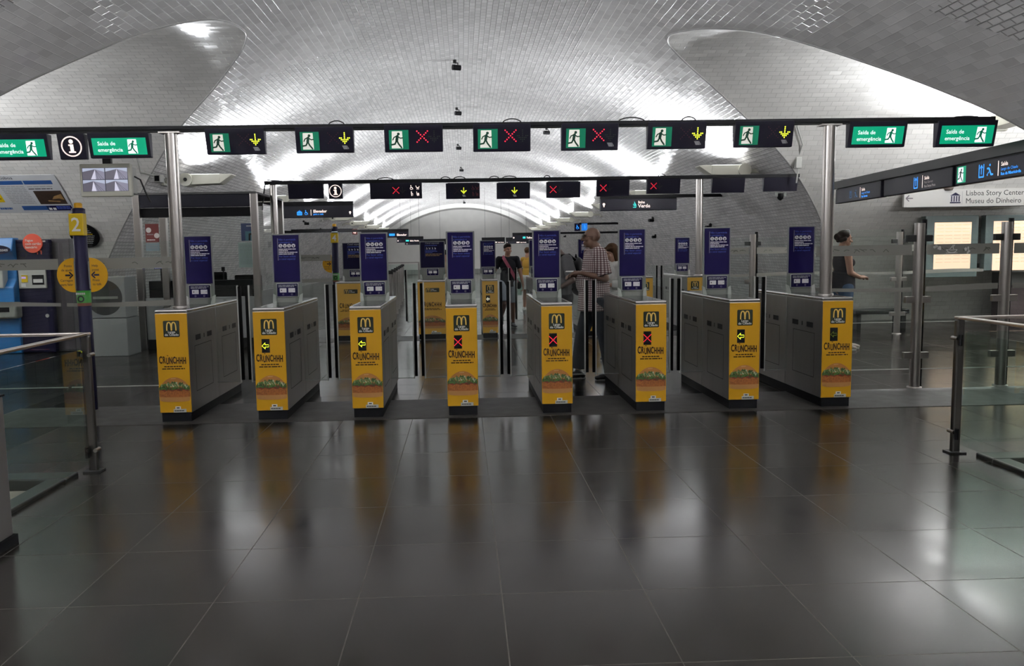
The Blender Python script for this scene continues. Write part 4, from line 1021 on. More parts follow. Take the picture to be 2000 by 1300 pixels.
# wall monitor under the gantry
x0, x1, z0, z1 = rect(159, 320, 258, 384, 8.0)
t = thing('video_monitor', 'cream wall monitor showing four camera views of platforms', 'monitor', ((x0+x1)/2, 8.0, z0)); w = x1-x0; h = z1-z0
cs = MB().box(-w/2, w/2, -.03, .03, 0, h, M_CREAM).box(-w/2+.03, w/2-.01, .03, .15, .03, h-.03, M_LGREY).build('case', t, bevel=.01)
MB().box(-.04, .04, .02, .06, h-.01, 2.70-z0, M_SLOT).build('ceiling_arm', t)
MB().tube([(w/2-.01, .08, .2), (w/2+.04, .1, .17), (w/2+.08, .14, .02), (w/2+.09, .2, -.04)], .009, M_CABLE, 6).build('power_cable', t)
fr = Fr((0, -.031, 0)); sw = 88/98*w; sh = 46/64*h; zc = h*.5+.005
sc = MB().rc(fr, -sw/2, sw/2, zc-sh/2, zc+sh/2, mat('screen_dark', (.02, .02, .03), .2, emit=(.05, .05, .07), es=.5), .0008).build('screen', t)
sa = mat('screen_light', (.1, .1, .1), .3, emit=(.72, .70, .86), es=.8); sb = mat('screen_mid', (.05, .05, .05), .3, emit=(.24, .23, .33), es=.8); sd = mat('screen_shadow', (.02, .02, .02), .3, emit=(.10, .09, .13), es=.8); se = mat('screen_pale', (.1, .1, .1), .3, emit=(.45, .50, .66), es=.8)
for i, (sx, sz) in enumerate(((-1, 1), (1, 1), (-1, -1), (1, -1))):
    cx = sx*sw*.25; cz = zc+sz*sh*.25; a = sw*.24; b = sh*.235; m = MB()
    m.rc(fr, cx-a, cx+a, cz-b, cz+b, se, .0014); vpx = cx+(.15-.1*i)*a; vz_ = cz+b*.8
    P = lambda u, v: (max(cx-a, min(cx+a, u)), v)
    m.poly(fr, [(cx-a, cz-b), (cx-a*.25, cz-b), (vpx, vz_), (cx-a, cz+b*.35)], sd, .0018); m.poly(fr, [(cx+a*.2, cz-b), (cx+a, cz-b), (cx+a, cz+b*.3), (vpx, vz_)], sb, .0018)
    m.poly(fr, [(cx-a*.25, cz-b), (cx+a*.2, cz-b), (vpx, vz_)], sa, .0022)
    for k in range(3): m.stroke(fr, [(vpx+.02*a, vz_-.06*b), (cx+a*(.4+.25*k), cz-b)], .004, sd, .0026, False)
    m.build('camera_view', sc)
# small camera beside the left pole
c = at(310, 349, 8.6); t = thing('security_camera', 'small white box camera beside the left gantry pole', 'camera', (c.x, 8.6, c.z))
MB().box(-.035, .035, -.05, .06, -.04, .04, M_LGREY).build('body', t, bevel=.006); MB().box(-.024, .024, -.054, -.048, -.028, .028, M_BLACK).build('lens', t)
wy = opening(-1, c.z)[1]
MB().tube([(0, .05, 0), (0, .15, .02), (-.3, wy-8.6 if False else .3, .10), (-.36, .35, 2.7-c.z)], .012, M_LGREY, 8).build('mounting_arm', t)

# ticket machine
TY = 13.3
xl, xm, xr = at(-60, 580, TY).x, at(36, 580, TY).x, at(100, 580, TY).x
t = thing('ticket_machine', 'blue and navy ticket machine with a red payment disc, at the left edge', 'ticket machine', (xm, TY, 0))
zz = lambda p: at(50, p, TY).z
a = xl-xm; b = xr-xm; zt = zz(464)
MB().box(a, b+.02, 0, .75, 0, zt-.03, M_NAVY).build('cabinet', t, bevel=.02)
MB().box(b, b+.30, .1, .7, 0, zt-.02, mat('machine_side', (.035, .03, .035), .5)).build('side_unit', t, bevel=.01)
bl = mat('machine_blue', (.015, .14, .38), .35)
f = MB(); f.prism([(a, -.05, 0), (a, -.05, zz(625)), (a, -.16, zz(600)), (a, -.16, zz(560)), (a, -.05, zz(545)), (a, -.02, zz(505)), (a, -.14, zz(490)), (a, -.06, zt), (a, .1, zt), (a, .1, 0)], (-a+.02, 0, 0), bl); f.build('blue_front', t, bevel=.015)
fr = Fr((0, -.145, 0)); m = MB(); m.prism([fr.p(-.33+.34*math.cos(k*math.pi/12), zz(487)+.085*math.sin(k*math.pi/12), 0) for k in range(24)], (0, -.02, 0), M_NAVY); m = m.build('oval_sign', t)
fr2 = Fr((0, -.166, 0)); MB().text(fr2, 'Bilhetes e passes', -.02, zz(490), .075, M_WHITE, .001, .01, 'RIGHT').build('lettering', m)
s_ = MB().box(-.85, -.12, -.19, -.03, zz(561), zz(521), M_LGREY).build('screen_surround', t, bevel=.012)
MB().box(-.80, -.24, -.195, -.185, zz(556), zz(527), mat('off_screen', (.06, .06, .065), .2)).build('screen', s_)
tr = MB().box(-.85, .06, -.20, -.0, zz(620), zz(588), M_GREY).build('tray_surround', t, bevel=.04, seg=4)
MB().box(-.8, -.05, -.206, -.19, zz(607), zz(598), M_BLACK).build('tray_slot', tr)
fr = Fr((0, -.002, 0))
p = MB().box(.04, b-.05, -.03, .01, zz(563), zz(524), M_LGREY).build('payment_panel', t, bevel=.006)
for nm, x0, x1, q0, q1, mt in (('card_slot', b-.27, b-.08, 556, 537, M_BLACK), ('keypad', b-.44, b-.34, 551, 537, M_SIGNY), ('reader_light', .09, .16, 544, 540, mat('violet_lit', (.3, .2, .6), .4, emit=(.5, .4, 1), es=.8)), ('coin_button', .08, .15, 560, 553, M_WHITE), ('card_slot_label', b-.25, b-.10, 552, 545, M_WHITE)):
    MB().box(x0, x1, -.036 if nm != 'card_slot_label' else -.04, -.02, zz(q0), zz(q1), mt).build(nm, p)
c = at(65, 475, TY); cz = c.z; cx = c.x-xm
f = Fr((0, -.03, 0)); d = MB(); R = .155; d.prism([f.p(cx+R*math.cos(k*math.pi/16), cz+R*math.sin(k*math.pi/16)) for k in range(32)], (0, .028, 0), mat('red_disc', (.62, .07, .03), .45)); d = d.build('payment_disc', t)
m = MB()
for k, tx in enumerate(('Pague', 'com cartão', 'bancário')): MB().text(f, tx, cx-.115, cz+.03-.055*k, .055, M_WHITE, .001, .015).build('lettering', d)
m = MB(); fr = Fr((0, -.002, 0)); m.stroke(fr, [(.36, zz(496)), (.36, zz(490)), (.42, zz(490)), (.42, zz(496))], .02, mat('red_disc', ()), .001); m.ring(fr, .12, zz(497), .05, .07, M_SLOT, .001); m.rc(fr, b-.16, b-.03, zz(473), zz(470), M_LGREY, .001); m.build('front_stickers', t)
MB().tube([(b-.08, -.012, zz(617)), (b-.08, .0, zz(617))], .03, M_LGREY, 12).build('lock', t)
# grey cabinet with a round dark recess
CY = 12.6
x0, x1, z0, z1 = rect(176, 541, 246, 672, CY)
t = thing('grey_cabinet', 'grey metal cabinet with a dark round recess behind the left glass fence', 'cabinet', ((x0+x1)/2, CY, 0)); w = x1-x0; zc = at(200, 621, CY).z; zt = z1
cg = mat('cabinet_grey', (.26, .27, .27), .45, noise=.08, nscale=4)
MB().box(-w/2, w/2, 0, .5, max(0, 0), zc-.01, cg).build('lower_box', t, bevel=.008)
u = MB().box(-w/2, w/2, 0, .45, zc, zt, cg).build('upper_panel', t, bevel=.008)
fr = Fr((0, 0, 0)); m = MB(); R = 34/1552*CY; m.disc(fr, -w*.08, (zc+zt)/2, R, mat('recess_dark', (.03, .03, .03), .3), .001, 40, R*1.0); m.build('round_recess', u)
MB().rc(fr, -w*.4, w*.3, (zc+zt)/2-.02, (zc+zt)/2+.02, M_GREY, .004).build('recess_shelf', u)

# attendant booth
BY = 13.5
t = thing('attendant_booth', 'glazed attendant booth with a dark fascia behind the leftmost gates', 'booth', (at(390, 550, BY).x, BY, 0)); X = lambda p: at(p, 550, BY).x-t.location.x; Zb = lambda p: at(390, p, BY).z
xl, xr = X(276), X(503); D = 1.9
zt = Zb(379)
for x, y in ((xl, 0), (xr, 0), (xr, D), (xl+.42, .0)):
    MB().box(x-.055, x+.055, y-.05, y+.05, 0, zt if x != xl+.42 else Zb(424), M_POLE).build('post', t, bevel=.008)
MB().box(xl+.06, xr-.06, -.04, .06, Zb(404), zt-.01, mat('fascia_navy', (.010, .010, .018), .5, spec=.2)).build('fascia', t, bevel=.006)
MB().box(xl+.06, xr-.06, .02, .10, Zb(423), Zb(405), M_BLACK).build('blind_box', t)
MB().box(xl-.04, xr+.05, -.05, D, zt-.005, zt+.03, mat('booth_roof', (.06, .06, .06), .6)).build('roof', t)
MB().box(xl+.06, xl+.37, -.006, .006, .865, Zb(424), M_GLASS).build('window_pane', t)
MB().box(xl+.48, xr-.06, -.006, .006, .865, Zb(424), M_GLASS).build('window_pane', t)
MB().box(xr-.006, xr+.006, .06, D-.06, .95, Zb(395), M_GLASS).build('side_pane', t)
MB().box(xr-.02, xr+.02, .06, D-.06, .1, .94, cg).build('side_panel', t)
MB().box(xl+.06, xr-.06, -.02, .04, .16, .86, cg).build('front_panel', t, bevel=.006)
MB().box(xl+.06, xr-.06, .0, .05, 0, .155, M_SLOT).build('toe_board', t)
MB().box(xl+.1, xr-.1, .05, .6, .80, .985, M_BLACK).box(xl+.1, xr-.1, .05, .12, .985, 1.14, M_BLACK).build('counter', t, bevel=.01)
bx = t.location.x
def stick(nm, lab, cat, p0, p1, q0, q1, base, draw=None, Y=BY-.03):
    x0, x1, z0, z1 = rect(p0, q0, p1, q1, Y)
    o = MB().box(x0, x1, Y, Y+.008, z0, z1, base).build(nm); tag(o, lab, cat)
    if draw: draw(Fr(((x0+x1)/2, Y, z0)), x1-x0, z1-z0, o)
    return o
def dr_red(fr, w, h, o):
    m = MB(); m.disc(fr, -w*.25, h*.66, w*.2, M_WHITE, .001); m.disc(fr, w*.34, h*.36, w*.2, M_WHITE, .001); m.words(fr, -w*.4, h*.1, w*.6, h*.06, M_WHITE, 2, .001); m.words(fr, -w*.4, h*.4, w*.5, h*.05, M_PIC, 5, .001); m.build('printed_marks', o)
stick('window_poster', 'red poster with white discs stuck on the booth window', 'poster', 284, 310, 437, 473, mat('poster_red', (.16, .025, .022), .5), dr_red)
def dr_lines(mt, n, c=M_PIC):
    def f(fr, w, h, o):
        m = MB()
        for k in range(n): m.words(fr, -w*.42, h*(.88-.8*k/n), w*.8, h*.25/n, mt, 100+k, .001)
        m.build('printed_marks', o)
    return f
stick('window_poster', 'small pale blue notice under the red poster on the booth', 'poster', 285, 311, 474, 490, mat('poster_pale', (.24, .31, .35), .5), dr_lines(M_PIC, 3))
def dr_blue(fr, w, h, o):
    m = MB(); m.words(fr, -w*.1, h*.82, w*.5, h*.06, M_LGREY, 3, .001); m.rc(fr, -w*.2, w*.5, 0, h*.55, mat('poster_teal', (.06, .16, .20), .5), .001); m.stroke(fr, [(w*.1, h*.05), (w*.12, h*.38), (w*.45, h*.4)], .03, M_SLOT, .002); m.build('printed_marks', o)
stick('window_poster', 'dark blue poster stuck high at the right end of the booth window', 'poster', 471, 497, 436, 470, mat('poster_navy', (.015, .03, .09), .5), dr_blue)
stick('window_poster', 'pale green list stuck beneath the dark blue poster on the booth', 'poster', 466, 498, 473, 522, mat('poster_mint', (.25, .33, .31), .5), dr_lines(mat('mint_ink', (.16, .22, .21), .5), 14))
# things inside the booth
x0, x1, z0, z1 = rect(299, 330, 507, 525, BY+.3) if False else rect(300, 507, 331, 525, BY+.3)
t2 = thing('counter_screen', 'small screen glowing blue and violet on the booth counter', 'monitor', ((x0+x1)/2, BY+.3, .985))
MB().box(-(x1-x0)/2, (x1-x0)/2, 0, .03, z0-.985, z1-.985, M_BLACK).box(-.03, .03, .01, .04, 0, z0-.985, M_BLACK).box(-.1, .1, -.05, .08, 0, .012, M_BLACK).build('stand', t2)
fr = Fr((0, -.001, z0-.985)); m = MB(); m.rc(fr, -(x1-x0)/2+.01, (x1-x0)*.2, .01, z1-z0-.01, mat('screen_violet', (.1, .1, .2), .3, emit=(.34, .30, .55), es=.8)); m.rc(fr, (x1-x0)*.2, (x1-x0)/2-.01, .01, z1-z0-.01, mat('screen_blue', (.0, .0, .4), .3, emit=(.05, .06, .9), es=.9)); m.words(fr, -.16, .16, .22, .02, sa, 4, .001); m.words(fr, -.16, .06, .22, .02, mat('screen_red', (.3, 0, .1), .4, emit=(.7, .1, .3), es=.8), 5, .001); m.build('screen', t2)
for p, lb in ((418, 'black office chair with rounded back inside the booth'), (486, 'second black office chair inside the booth, by its right post')):
    c = at(p, 560, BY+.9); t2 = thing('office_chair', lb, 'chair', (c.x, BY+.9, 0))
    MB().box(-.24, .24, -.04, .03, .62, 1.26 if p == 418 else 1.2, M_RUBBER).build('backrest', t2, bevel=.03, seg=4)
    MB().box(-.25, .25, -.02, .46, .45, .53, M_RUBBER).build('seat', t2, bevel=.02)
    MB().tube([(0, .2, .06), (0, .2, .46)], .03, M_SLOT, 10).build('stem', t2); m = MB()
    for k in range(5): m.tube([(0, .2, .08), (.27*math.cos(k*1.2566), .2+.27*math.sin(k*1.2566), .04)], .022, M_SLOT, 8)
    m.build('star_base', t2)
    MB().box(-.03, .03, -.03, .3, .4, .5, M_SLOT).box(-.03, .03, -.0, .04, .4, .8, M_SLOT).build('back_bracket', t2)
c = at(437, 548, BY+.25); t2 = thing('desk_microphone', 'thin desk microphone on the booth counter', 'microphone', (c.x, BY+.25, .985))
MB().tube([(0, 0, 0), (0, 0, .30)], .012, M_SLOT, 8).build('stem', t2); MB().tube([(0, 0, .30), (0, 0, .37)], .03, M_BLACK, 10).build('head', t2); MB().box(-.06, .06, -.05, .05, 0, .02, M_BLACK).build('base', t2)

# ------------------------------------------------------------------ right passage: direction gantry, wall sign, light boxes
gf = at(1633, 356, 11.7); gn = at(1999, 272, 7.3); gz = (gf.z+gn.z)/2
dv = Vector((gn.x-gf.x, gn.y-gf.y, 0)); L0 = dv.length; dv.normalize()
end = L0+1.6
t = thing('direction_gantry', 'dark gantry beam slanting over the right passage', 'gantry', (gf.x, gf.y, 0)); G = Fr((0, 0, 0), dv, (0, 0, 1))
MB().fbox(G, 0, end, gz-.11, gz, -.09, .03, mat('gantry_worn', (.03, .03, .03), .45, .2, noise=.5, nscale=3)).build('beam', t, bevel=.005)
MB().fbox(G, end-.1, end, 0, gz-.1, -.08, .02, M_POLE).build('pole', t)
MB().fbox(G, .2, .25, gz-.0, gz+.02, -.3, .0, M_POLE).build('beam_clip', t)
# stays up to the vault
pp = G.p(.15, gz, -.03)+Vector((gf.x, gf.y, 0))
MB().tube([(G.p(.15, gz, -.03)), (G.p(.15, VZ+math.sqrt(VR**2-pp.x**2)+.0 if pp.y > 13 else gz+.02, -.03))], .02, M_POLE, 8).build('stay', t)
def gpar(px):                          # distance along the beam seen at a pixel column
    best = 0; bd = 1e9
    for k in range(700):
        s = k*.01; q = Vector((gf.x, gf.y, gz-.2))+dv*s-EYE
        d = abs(PPX+FPX*q.dot(RT)/q.dot(FW)-px)
        if d < bd: bd = d; best = s
    return best
def dir_sign(label, p0, p1, draw, dim):
    s0, s1 = gpar(p0), gpar(p1) if p1 < 1999 else end-.15
    o = Vector((gf.x, gf.y, 0))+dv*((s0+s1)/2)
    t = thing('direction_sign', label, 'sign', (o.x, o.y, gz-.325), 0, 'direction signs under the slanting gantry'); w = s1-s0; h = .205
    MB().fbox(G, -w/2+.015, w/2-.015, 0, h, -.06, .02, M_SIGN).build('housing', t, bevel=.006)
    MB().fbox(G, -w/2+.05, w/2-.05, h, h+.015, -.05, .01, M_SLOT).build('hanger', t)
    fr = Fr(G.n*.0205, dv, (0, 0, 1)); f = MB().rc(fr, -w/2+.03, w/2-.03, .01, h-.01, M_SIGNF).build('sign_face', t)
    draw(fr, w, h, f, M_CYAND if dim else M_CYAN, M_WARMD if dim else M_WARML)
def pict_lift(fr, x, z, s, mt, f):
    m = MB(); m.ring(fr, x, z, s*.36, s*.5, mt, .001, 4) if False else None
    m.stroke(fr, [(x-.4*s, z-.6*s), (x+.4*s, z-.6*s), (x+.4*s, z+.6*s)], .14*s, mt, .001); m.stroke(fr, [(x-.4*s, z-.6*s), (x-.4*s, z+.6*s)], .14*s, mt, .001)
    m.stroke(fr, [(x, z-.3*s), (x, z+.55*s)], .12*s, mt, .001); m.stroke(fr, [(x-.2*s, z+.3*s), (x, z+.55*s), (x+.2*s, z+.3*s)], .1*s, mt, .001); m.build('exit_pictogram', f)
def pict_stairs(fr, x, z, s, mt, f):
    m = MB(); m.stroke(fr, [(x+.5*s, z-.5*s), (x+.2*s, z-.5*s), (x-.2*s, z+.2*s), (x-.5*s, z+.2*s)], .2*s, mt, .001); m.disc(fr, x-.05*s, z+.55*s, .13*s, mt, .001); m.disc(fr, x-.5*s, z-.5*s, .1*s, mt, .001); m.stroke(fr, [(x-.4*s, z-.35*s), (x-.2*s, z-.2*s)], .1*s, mt, .001); m.build('escalator_pictogram', f)
def txt3(fr, x, h, f, a, b, l1, l2, l3, k=1.0):
    m = MB(); m.rc(fr, x-.05, x-.038, h*.16, h*.86, b, .001); m.build('divider', f)
    m = MB(); m.text(fr, l1, x, h*.60, h*.26*k, b, .001, .015); m.build('lettering', f); m = MB(); m.text(fr, l2, x, h*.39, h*.19*k, a, .001); m.build('lettering', f); m = MB(); m.text(fr, l3, x, h*.17, h*.19*k, a, .001, .03); m.build('lettering', f)
def ds1(fr, w, h, f, a, b): pict_lift(fr, -.2, h*.5, .08, a, f); pict_stairs(fr, -.02, h*.48, .08, a, f); txt3(fr, .16, h, f, M_CYAN, M_WARML, 'Saída', 'Largo do Chiado', 'Rua Garrett')
def ds2(fr, w, h, f, a, b): pict_lift(fr, .02, h*.5, .1, M_CYAN, f); txt3(fr, .22, h, f, M_WARMD, M_WARML, 'Saída', 'Rua Garrett', 'Rua Serpa Pinto')
def ds3(fr, w, h, f, a, b):
    x = gpar(1925)-gpar(1868)-w/2
    m = MB(); q = .17; m.rc(fr, -w/2+.05, -w/2+.05+q, .02, .02+q, M_GREENL, .001); running_man(m, fr, -w/2+.05, .02, q, M_DKGREEN, M_WHITEL, .0016); m.build('running_man_panel', f)
    pict_lift(fr, x-.03, h*.52, .1, a, f); pict_stairs(fr, x+.12, h*.5, .09, a, f); txt3(fr, x+.30, h, f, a, b, 'Saída', 'Largo do Chiado', 'Rua da Misericórdia', 1.0)
dir_sign('dim dark direction sign farthest along the slanting gantry', 1634, 1725, ds1, True)
dir_sign('dark direction sign with a lift pictogram, middle of the slanting gantry', 1728, 1865, ds2, True)
dir_sign('bright direction sign with a green exit panel at the right picture edge', 1868, 2010, ds3, False)

c0 = bar(1749, 403, 1); c1 = bar(1995, 372, 1); cm = bar(1870, 387, 1)
fr = Fr(((c0.x+c1.x)/2, opening(1, cm.z+.14)[1]-.05, cm.z)); w = c1.x-c0.x; h = 33/1552*cm.y*1.02
o = MB().fbox(fr, -w/2, w/2, -h/2, h/2, -.06, 0, mat('wallsign_white', (.52, .51, .49), .4)).build('wall_sign'); tag(o, 'long white wall sign reading Lisboa Story Center and Museu do Dinheiro', 'sign')
MB().fbox(fr, -w/2-.01, w/2+.01, -h/2-.012, -h/2, -.02, .004, M_SLOT).build('lower_edge', o)
PX = lambda p: (p-1872)/246*w
m = MB(); m.text(fr, 'Lisboa Story Center', PX(1875), h*.12, h*.42, M_SLOT, .001); m.build('lettering', o); m = MB(); m.text(fr, 'Museu do Dinheiro', PX(1875), -h*.33, h*.42, M_SLOT, .001); m.rc(fr, PX(1867.5), PX(1868.5), -h*.38, h*.36, M_PIC, .001); m.build('lettering', o)
m = MB(); a = PX(1753); m.stroke(fr, [(a+.12, 0), (a, 0)], .02, M_INK, .001); m.stroke(fr, [(a+.05, .05), (a, 0), (a+.05, -.05)], .02, M_INK, .001); m.build('arrow', o)
m = MB(); a = PX(1854); m.poly(fr, [(a-.1, h*.12), (a+.1, h*.12), (a, h*.3)], M_NAVY, .001); m.rc(fr, a-.1, a+.1, -h*.32, -h*.24, M_NAVY, .001)
for k in (-.07, -.023, .023, .07): m.rc(fr, a+k-.012, a+k+.012, -h*.22, h*.1, M_NAVY, .001)
m.build('museum_pictogram', o)
c = bar(1851, 367, 1); t = thing('round_wall_lamp', 'small round unlit lamp above the long white wall sign', 'lamp', (c.x, c.y-.02, c.z)); MB().lathe([(0, -.05), (.07, -.045), (.085, 0), (.07, .05), (0, .06)], mat('lamp_brown', (.10, .08, .07), .5)).build('shade', t); MB().box(-.02, .02, 0, .1, -.02, .02, M_SLOT).build('mount', t)

def lightbox(label, p0, p1, q0, q1, l0, l1, m0, m1, cup):
    zt = at(1870, q0, 14.6).z; Y = opening(1, zt)[1]-.16
    x0, x1, z0, z1 = rect(p0, q0, p1, q1, Y); a0, a1, b0, b1 = rect(l0, m0, l1, m1, Y)
    t = thing('light_box', label, 'light box', ((x0+x1)/2, Y, z0)); w = x1-x0; h = z1-z0; cx = (x0+x1)/2
    MB().box(-w/2, w/2, 0, .14, 0, h, mat('frame_teal', (.085, .11, .11), .45)).build('frame', t, bevel=.008)
    yb = opening(1, z0+.1)[1]-Y
    MB().box(-w*.3, w*.3, .13, yb+.03, .04, .12, M_SLOT).build('wall_bracket', t)
    fr = Fr((0, -.001, -z0)); fr.o.z = -z0; 
    wl = mat('warm_lightbox', (.8, .7, .6), .4, emit=(1, .66, .42), es=.92, noise=0); wl2 = mat('warm_lightbox_lines', (.5, .4, .35), .4, emit=(.62, .40, .28), es=.6)
    A0, A1 = a0-cx, a1-cx
    f = MB(); fz = Fr((0, -.001, b0-z0)); H = b1-b0; Wd = A1-A0; f.rc(fz, A0, A1, 0, H, wl, .001); f = f.build('lit_panel', t)
    m = MB(); r = random.Random(4)
    for c_ in range(4):
        for k in range(12):
            zq = H*(.94-.07*k)
            if zq < H*.05: continue
            m.words(fz, A0+Wd*(.06+.235*c_), zq, Wd*.19, H*.008, wl2, 200+c_*20+k, .0016)
    m.build('menu_lines', f)
    if cup:
        m = MB(); m.rc(fz, A0-.0, A1+.0, H*.345, H*.58, mat('band_dark', (.035, .032, .032), .5), .003); m = m.build('dark_band', f)
        g = MB(); wh = mat('cup_white', (.6, .52, .48), .4, emit=(1, .85, .75), es=.55); cx2 = A0+Wd*.52; zc = H*.43
        for k in range(2): g.stroke(fz, [(cx2+Wd*.14*math.cos(math.pi*(1+q/10)), zc+H*.03-k*.012+H*.075*math.sin(math.pi*(1+q/10))) for q in range(11)], .012, wh, .005)
        g.stroke(fz, [(cx2-Wd*.16, zc-H*.06), (cx2+Wd*.16, zc-H*.055)], .01, wh, .005); g.stroke(fz, [(cx2-Wd*.14, zc+H*.03), (cx2, zc+H*.01), (cx2+Wd*.14, zc+H*.03)], .01, wh, .005)
        g.stroke(fz, [(cx2-.03, zc+H*.05), (cx2+.04, zc+H*.15)], .01, wh, .005); g.stroke(fz, [(cx2+.05, zc+H*.05), (cx2+.03, zc+H*.1), (cx2+.07, zc+H*.14)], .012, wh, .005)
        for s, n in ((A0+Wd*.12, 5), (A0+Wd*.9, 5)):
            for q in range(n): g.disc(fz, s+r.uniform(-.07, .07), zc+r.uniform(-H*.08, H*.12), r.uniform(.015, .035), wh, .005, 8)
        g.build('cup_drawing', m)
    return t
lightbox('warm lit display box with a cup drawing on the right passage wall', 1806, 1910, 421, 541, 1824, 1896, 434, 528, False)
lightbox('second warm lit display box cut by the right picture edge', 1924, 2060, 419, 527, 1939, 2045, 431, 527, False)
Y = opening(1, 1.2)[1]-.5
x0, x1, z0, z1 = rect(1966, 531, 2080, 668, Y)
t = thing('cafe_counter', 'grey topped brown counter under the second lit display box', 'counter', ((x0+x1)/2, Y, 0)); w = x1-x0
MB().box(-w/2, w/2, 0, .45, .0, at(1980, 557, Y).z, mat('counter_brown', (.055, .04, .042), .45)).build('base', t); MB().box(-w/2-.02, w/2+.02, -.03, .45, at(1980, 557, Y).z, z1, mat('counter_grey', (.18, .18, .18), .35)).build('top', t, bevel=.01)
q = flo(1712, 641); t = thing('low_bench', 'low dark bench at the foot of the right passage wall, beside the standing woman', 'bench', (q.x, q.y, 0))
MB().box(-.5, .5, -.2, .2, .28, .36, M_SLOT).build('seat', t, bevel=.01)
for s in (-.42, .42): MB().box(s-.04, s+.04, -.16, .16, 0, .28, M_SLOT).build('leg', t)
# junction box with conduit on the right groin
c = bar(1557, 318, 1); d = bar(1554, 246, 1); 
t = thing('junction_box', 'small white junction box with conduit at the right edge of the vault', 'box', (c.x, c.y-.05, c.z))
MB().box(-.05, .05, -.03, .06, -.10, .10, M_LGREY).build('case', t, bevel=.008)
MB().tube([(0, 0, .1), (-.02, (d.y-c.y)*.5, (d.z-c.z)*.5), (d.x-c.x, d.y-c.y, d.z-c.z)], .014, M_LGREY, 8).build('conduit', t)
MB().tube([(0, 0, -.1), (-.01, .05, -.35)], .014, M_LGREY, 8).build('lower_conduit', t)

# ------------------------------------------------------------------ small cameras on the vault
def vcam(label, px, py, big=1.0, name='security_camera', group='small cameras along the crown of the vault', y=None):
    p = vhit(px, py) if y is None else at(px, py, y)
    n = Vector((-p.x, 0, VZ-p.z)).normalized()
    t = thing(name, label, 'camera', p, 0, group)
    s = big
    MB().tube([-n*.02, n*.05*s], .03*s, M_SLOT, 10).build('mount', t)
    MB().tube([n*.05*s, n*.05*s+Vector((.05, 0, 0))*s, n*.11*s+Vector((.05, 0, 0))*s], .012*s, M_SLOT, 6).build('arm', t)
    MB().tube([n*.12*s+Vector((-.04, -.02, 0))*s, n*.12*s+Vector((.09, .03, 0))*s], .045*s, M_BLACK, 12).build('body', t)
for px, py, lb in ((888, 117, 'nearest small camera on the crown of the vault'), (892, 210, 'small camera on the vault crown just above the front gantry beam'), (894, 281, 'small camera on the vault crown between the two middle lane signals'), (900, 326, 'small camera on the vault crown just above the far gantry'), (906, 392, 'tiny far camera on the vault crown below the far gantry'), (1068, 249, 'small camera on the vault between the fourth and fifth lane signals')):
    vcam(lb, px, py, 1.15)
for px, py, lb in ((1276, 424, 'wall camera under the linha Verde sign on the right vault wall'), (1281, 458, 'small wall camera right of the notice board beside the white-bloused woman'), (1389, 437, 'wall camera beside the top of the notice board on the second gate from the right'), (625, 446, 'wall camera left of the numbered column 4'), (592, 431, 'coiled camera under the Elevador sign'), (1105, 459, 'tiny far wall camera left of the bald man')):
    vcam(lb, px, py, 1.2 if px not in (1105, 1281) else 1.0, group=None)
c = at(1524, 386, HY+.1); t = thing('dome_camera', 'dome camera hanging under the right end of the far gantry', 'camera', (c.x, HY+.1, c.z))
MB().tube([(0, 0, 2.50-c.z), (0, 0, .08)], .04, M_GREY, 12).build('stem', t); MB().lathe([(.055, .08), (.058, .03), (.05, -.015), (.02, -.045), (0, -.05)], M_BLACK).build('dome', t); MB().box(-.1, .1, -.02, .02, 2.44-c.z, 2.52-c.z, M_GREY).build('hanger', t)

# ------------------------------------------------------------------ barriers and rails far down the hall
t = thing('barrier_row', 'row of steel and glass barriers running back behind the wide middle lane', 'barrier', (-1.55, 17.0, 0))
for k in range(7):
    y = k*1.7; x = -.085*k
    MB().tube([(x, y, 0), (x, y, 1.10)], .035, M_POLE, 12).build('post', t)
    MB().tube([(x, y, 1.10), (x, y, 1.17)], .055, M_SLOT, 10).build('post_cap', t)
    if k < 6: MB().hexa([(x-.01, y+.06, .12), (x+.01, y+.06, .12), (x-.075, y+1.64, .12), (x-.095, y+1.64, .12)], [(x-.01, y+.06, 1.05), (x+.01, y+.06, 1.05), (x-.075, y+1.64, 1.05), (x-.095, y+1.64, 1.05)], M_GLASSG).build('glass_panel', t)
t = thing('landing_rail', 'glass and steel landing rail across the far end of the hall', 'railing', (0, 36, 0))
for x in (-3.4, -2.0, 2.9, 4.3): MB().tube([(x, 0, 0), (x, 0, 1.15)], .04, M_POLE, 10).build('post', t)
for a, b in ((-3.4, -2.0), (2.9, 4.3)):
    MB().box(a, b, -.03, .03, 1.1, 1.15, M_POLE).build('top_rail', t); MB().box(a+.05, b-.05, -.01, .01, .1, 1.05, M_GLASSG).build('glass_panel', t)
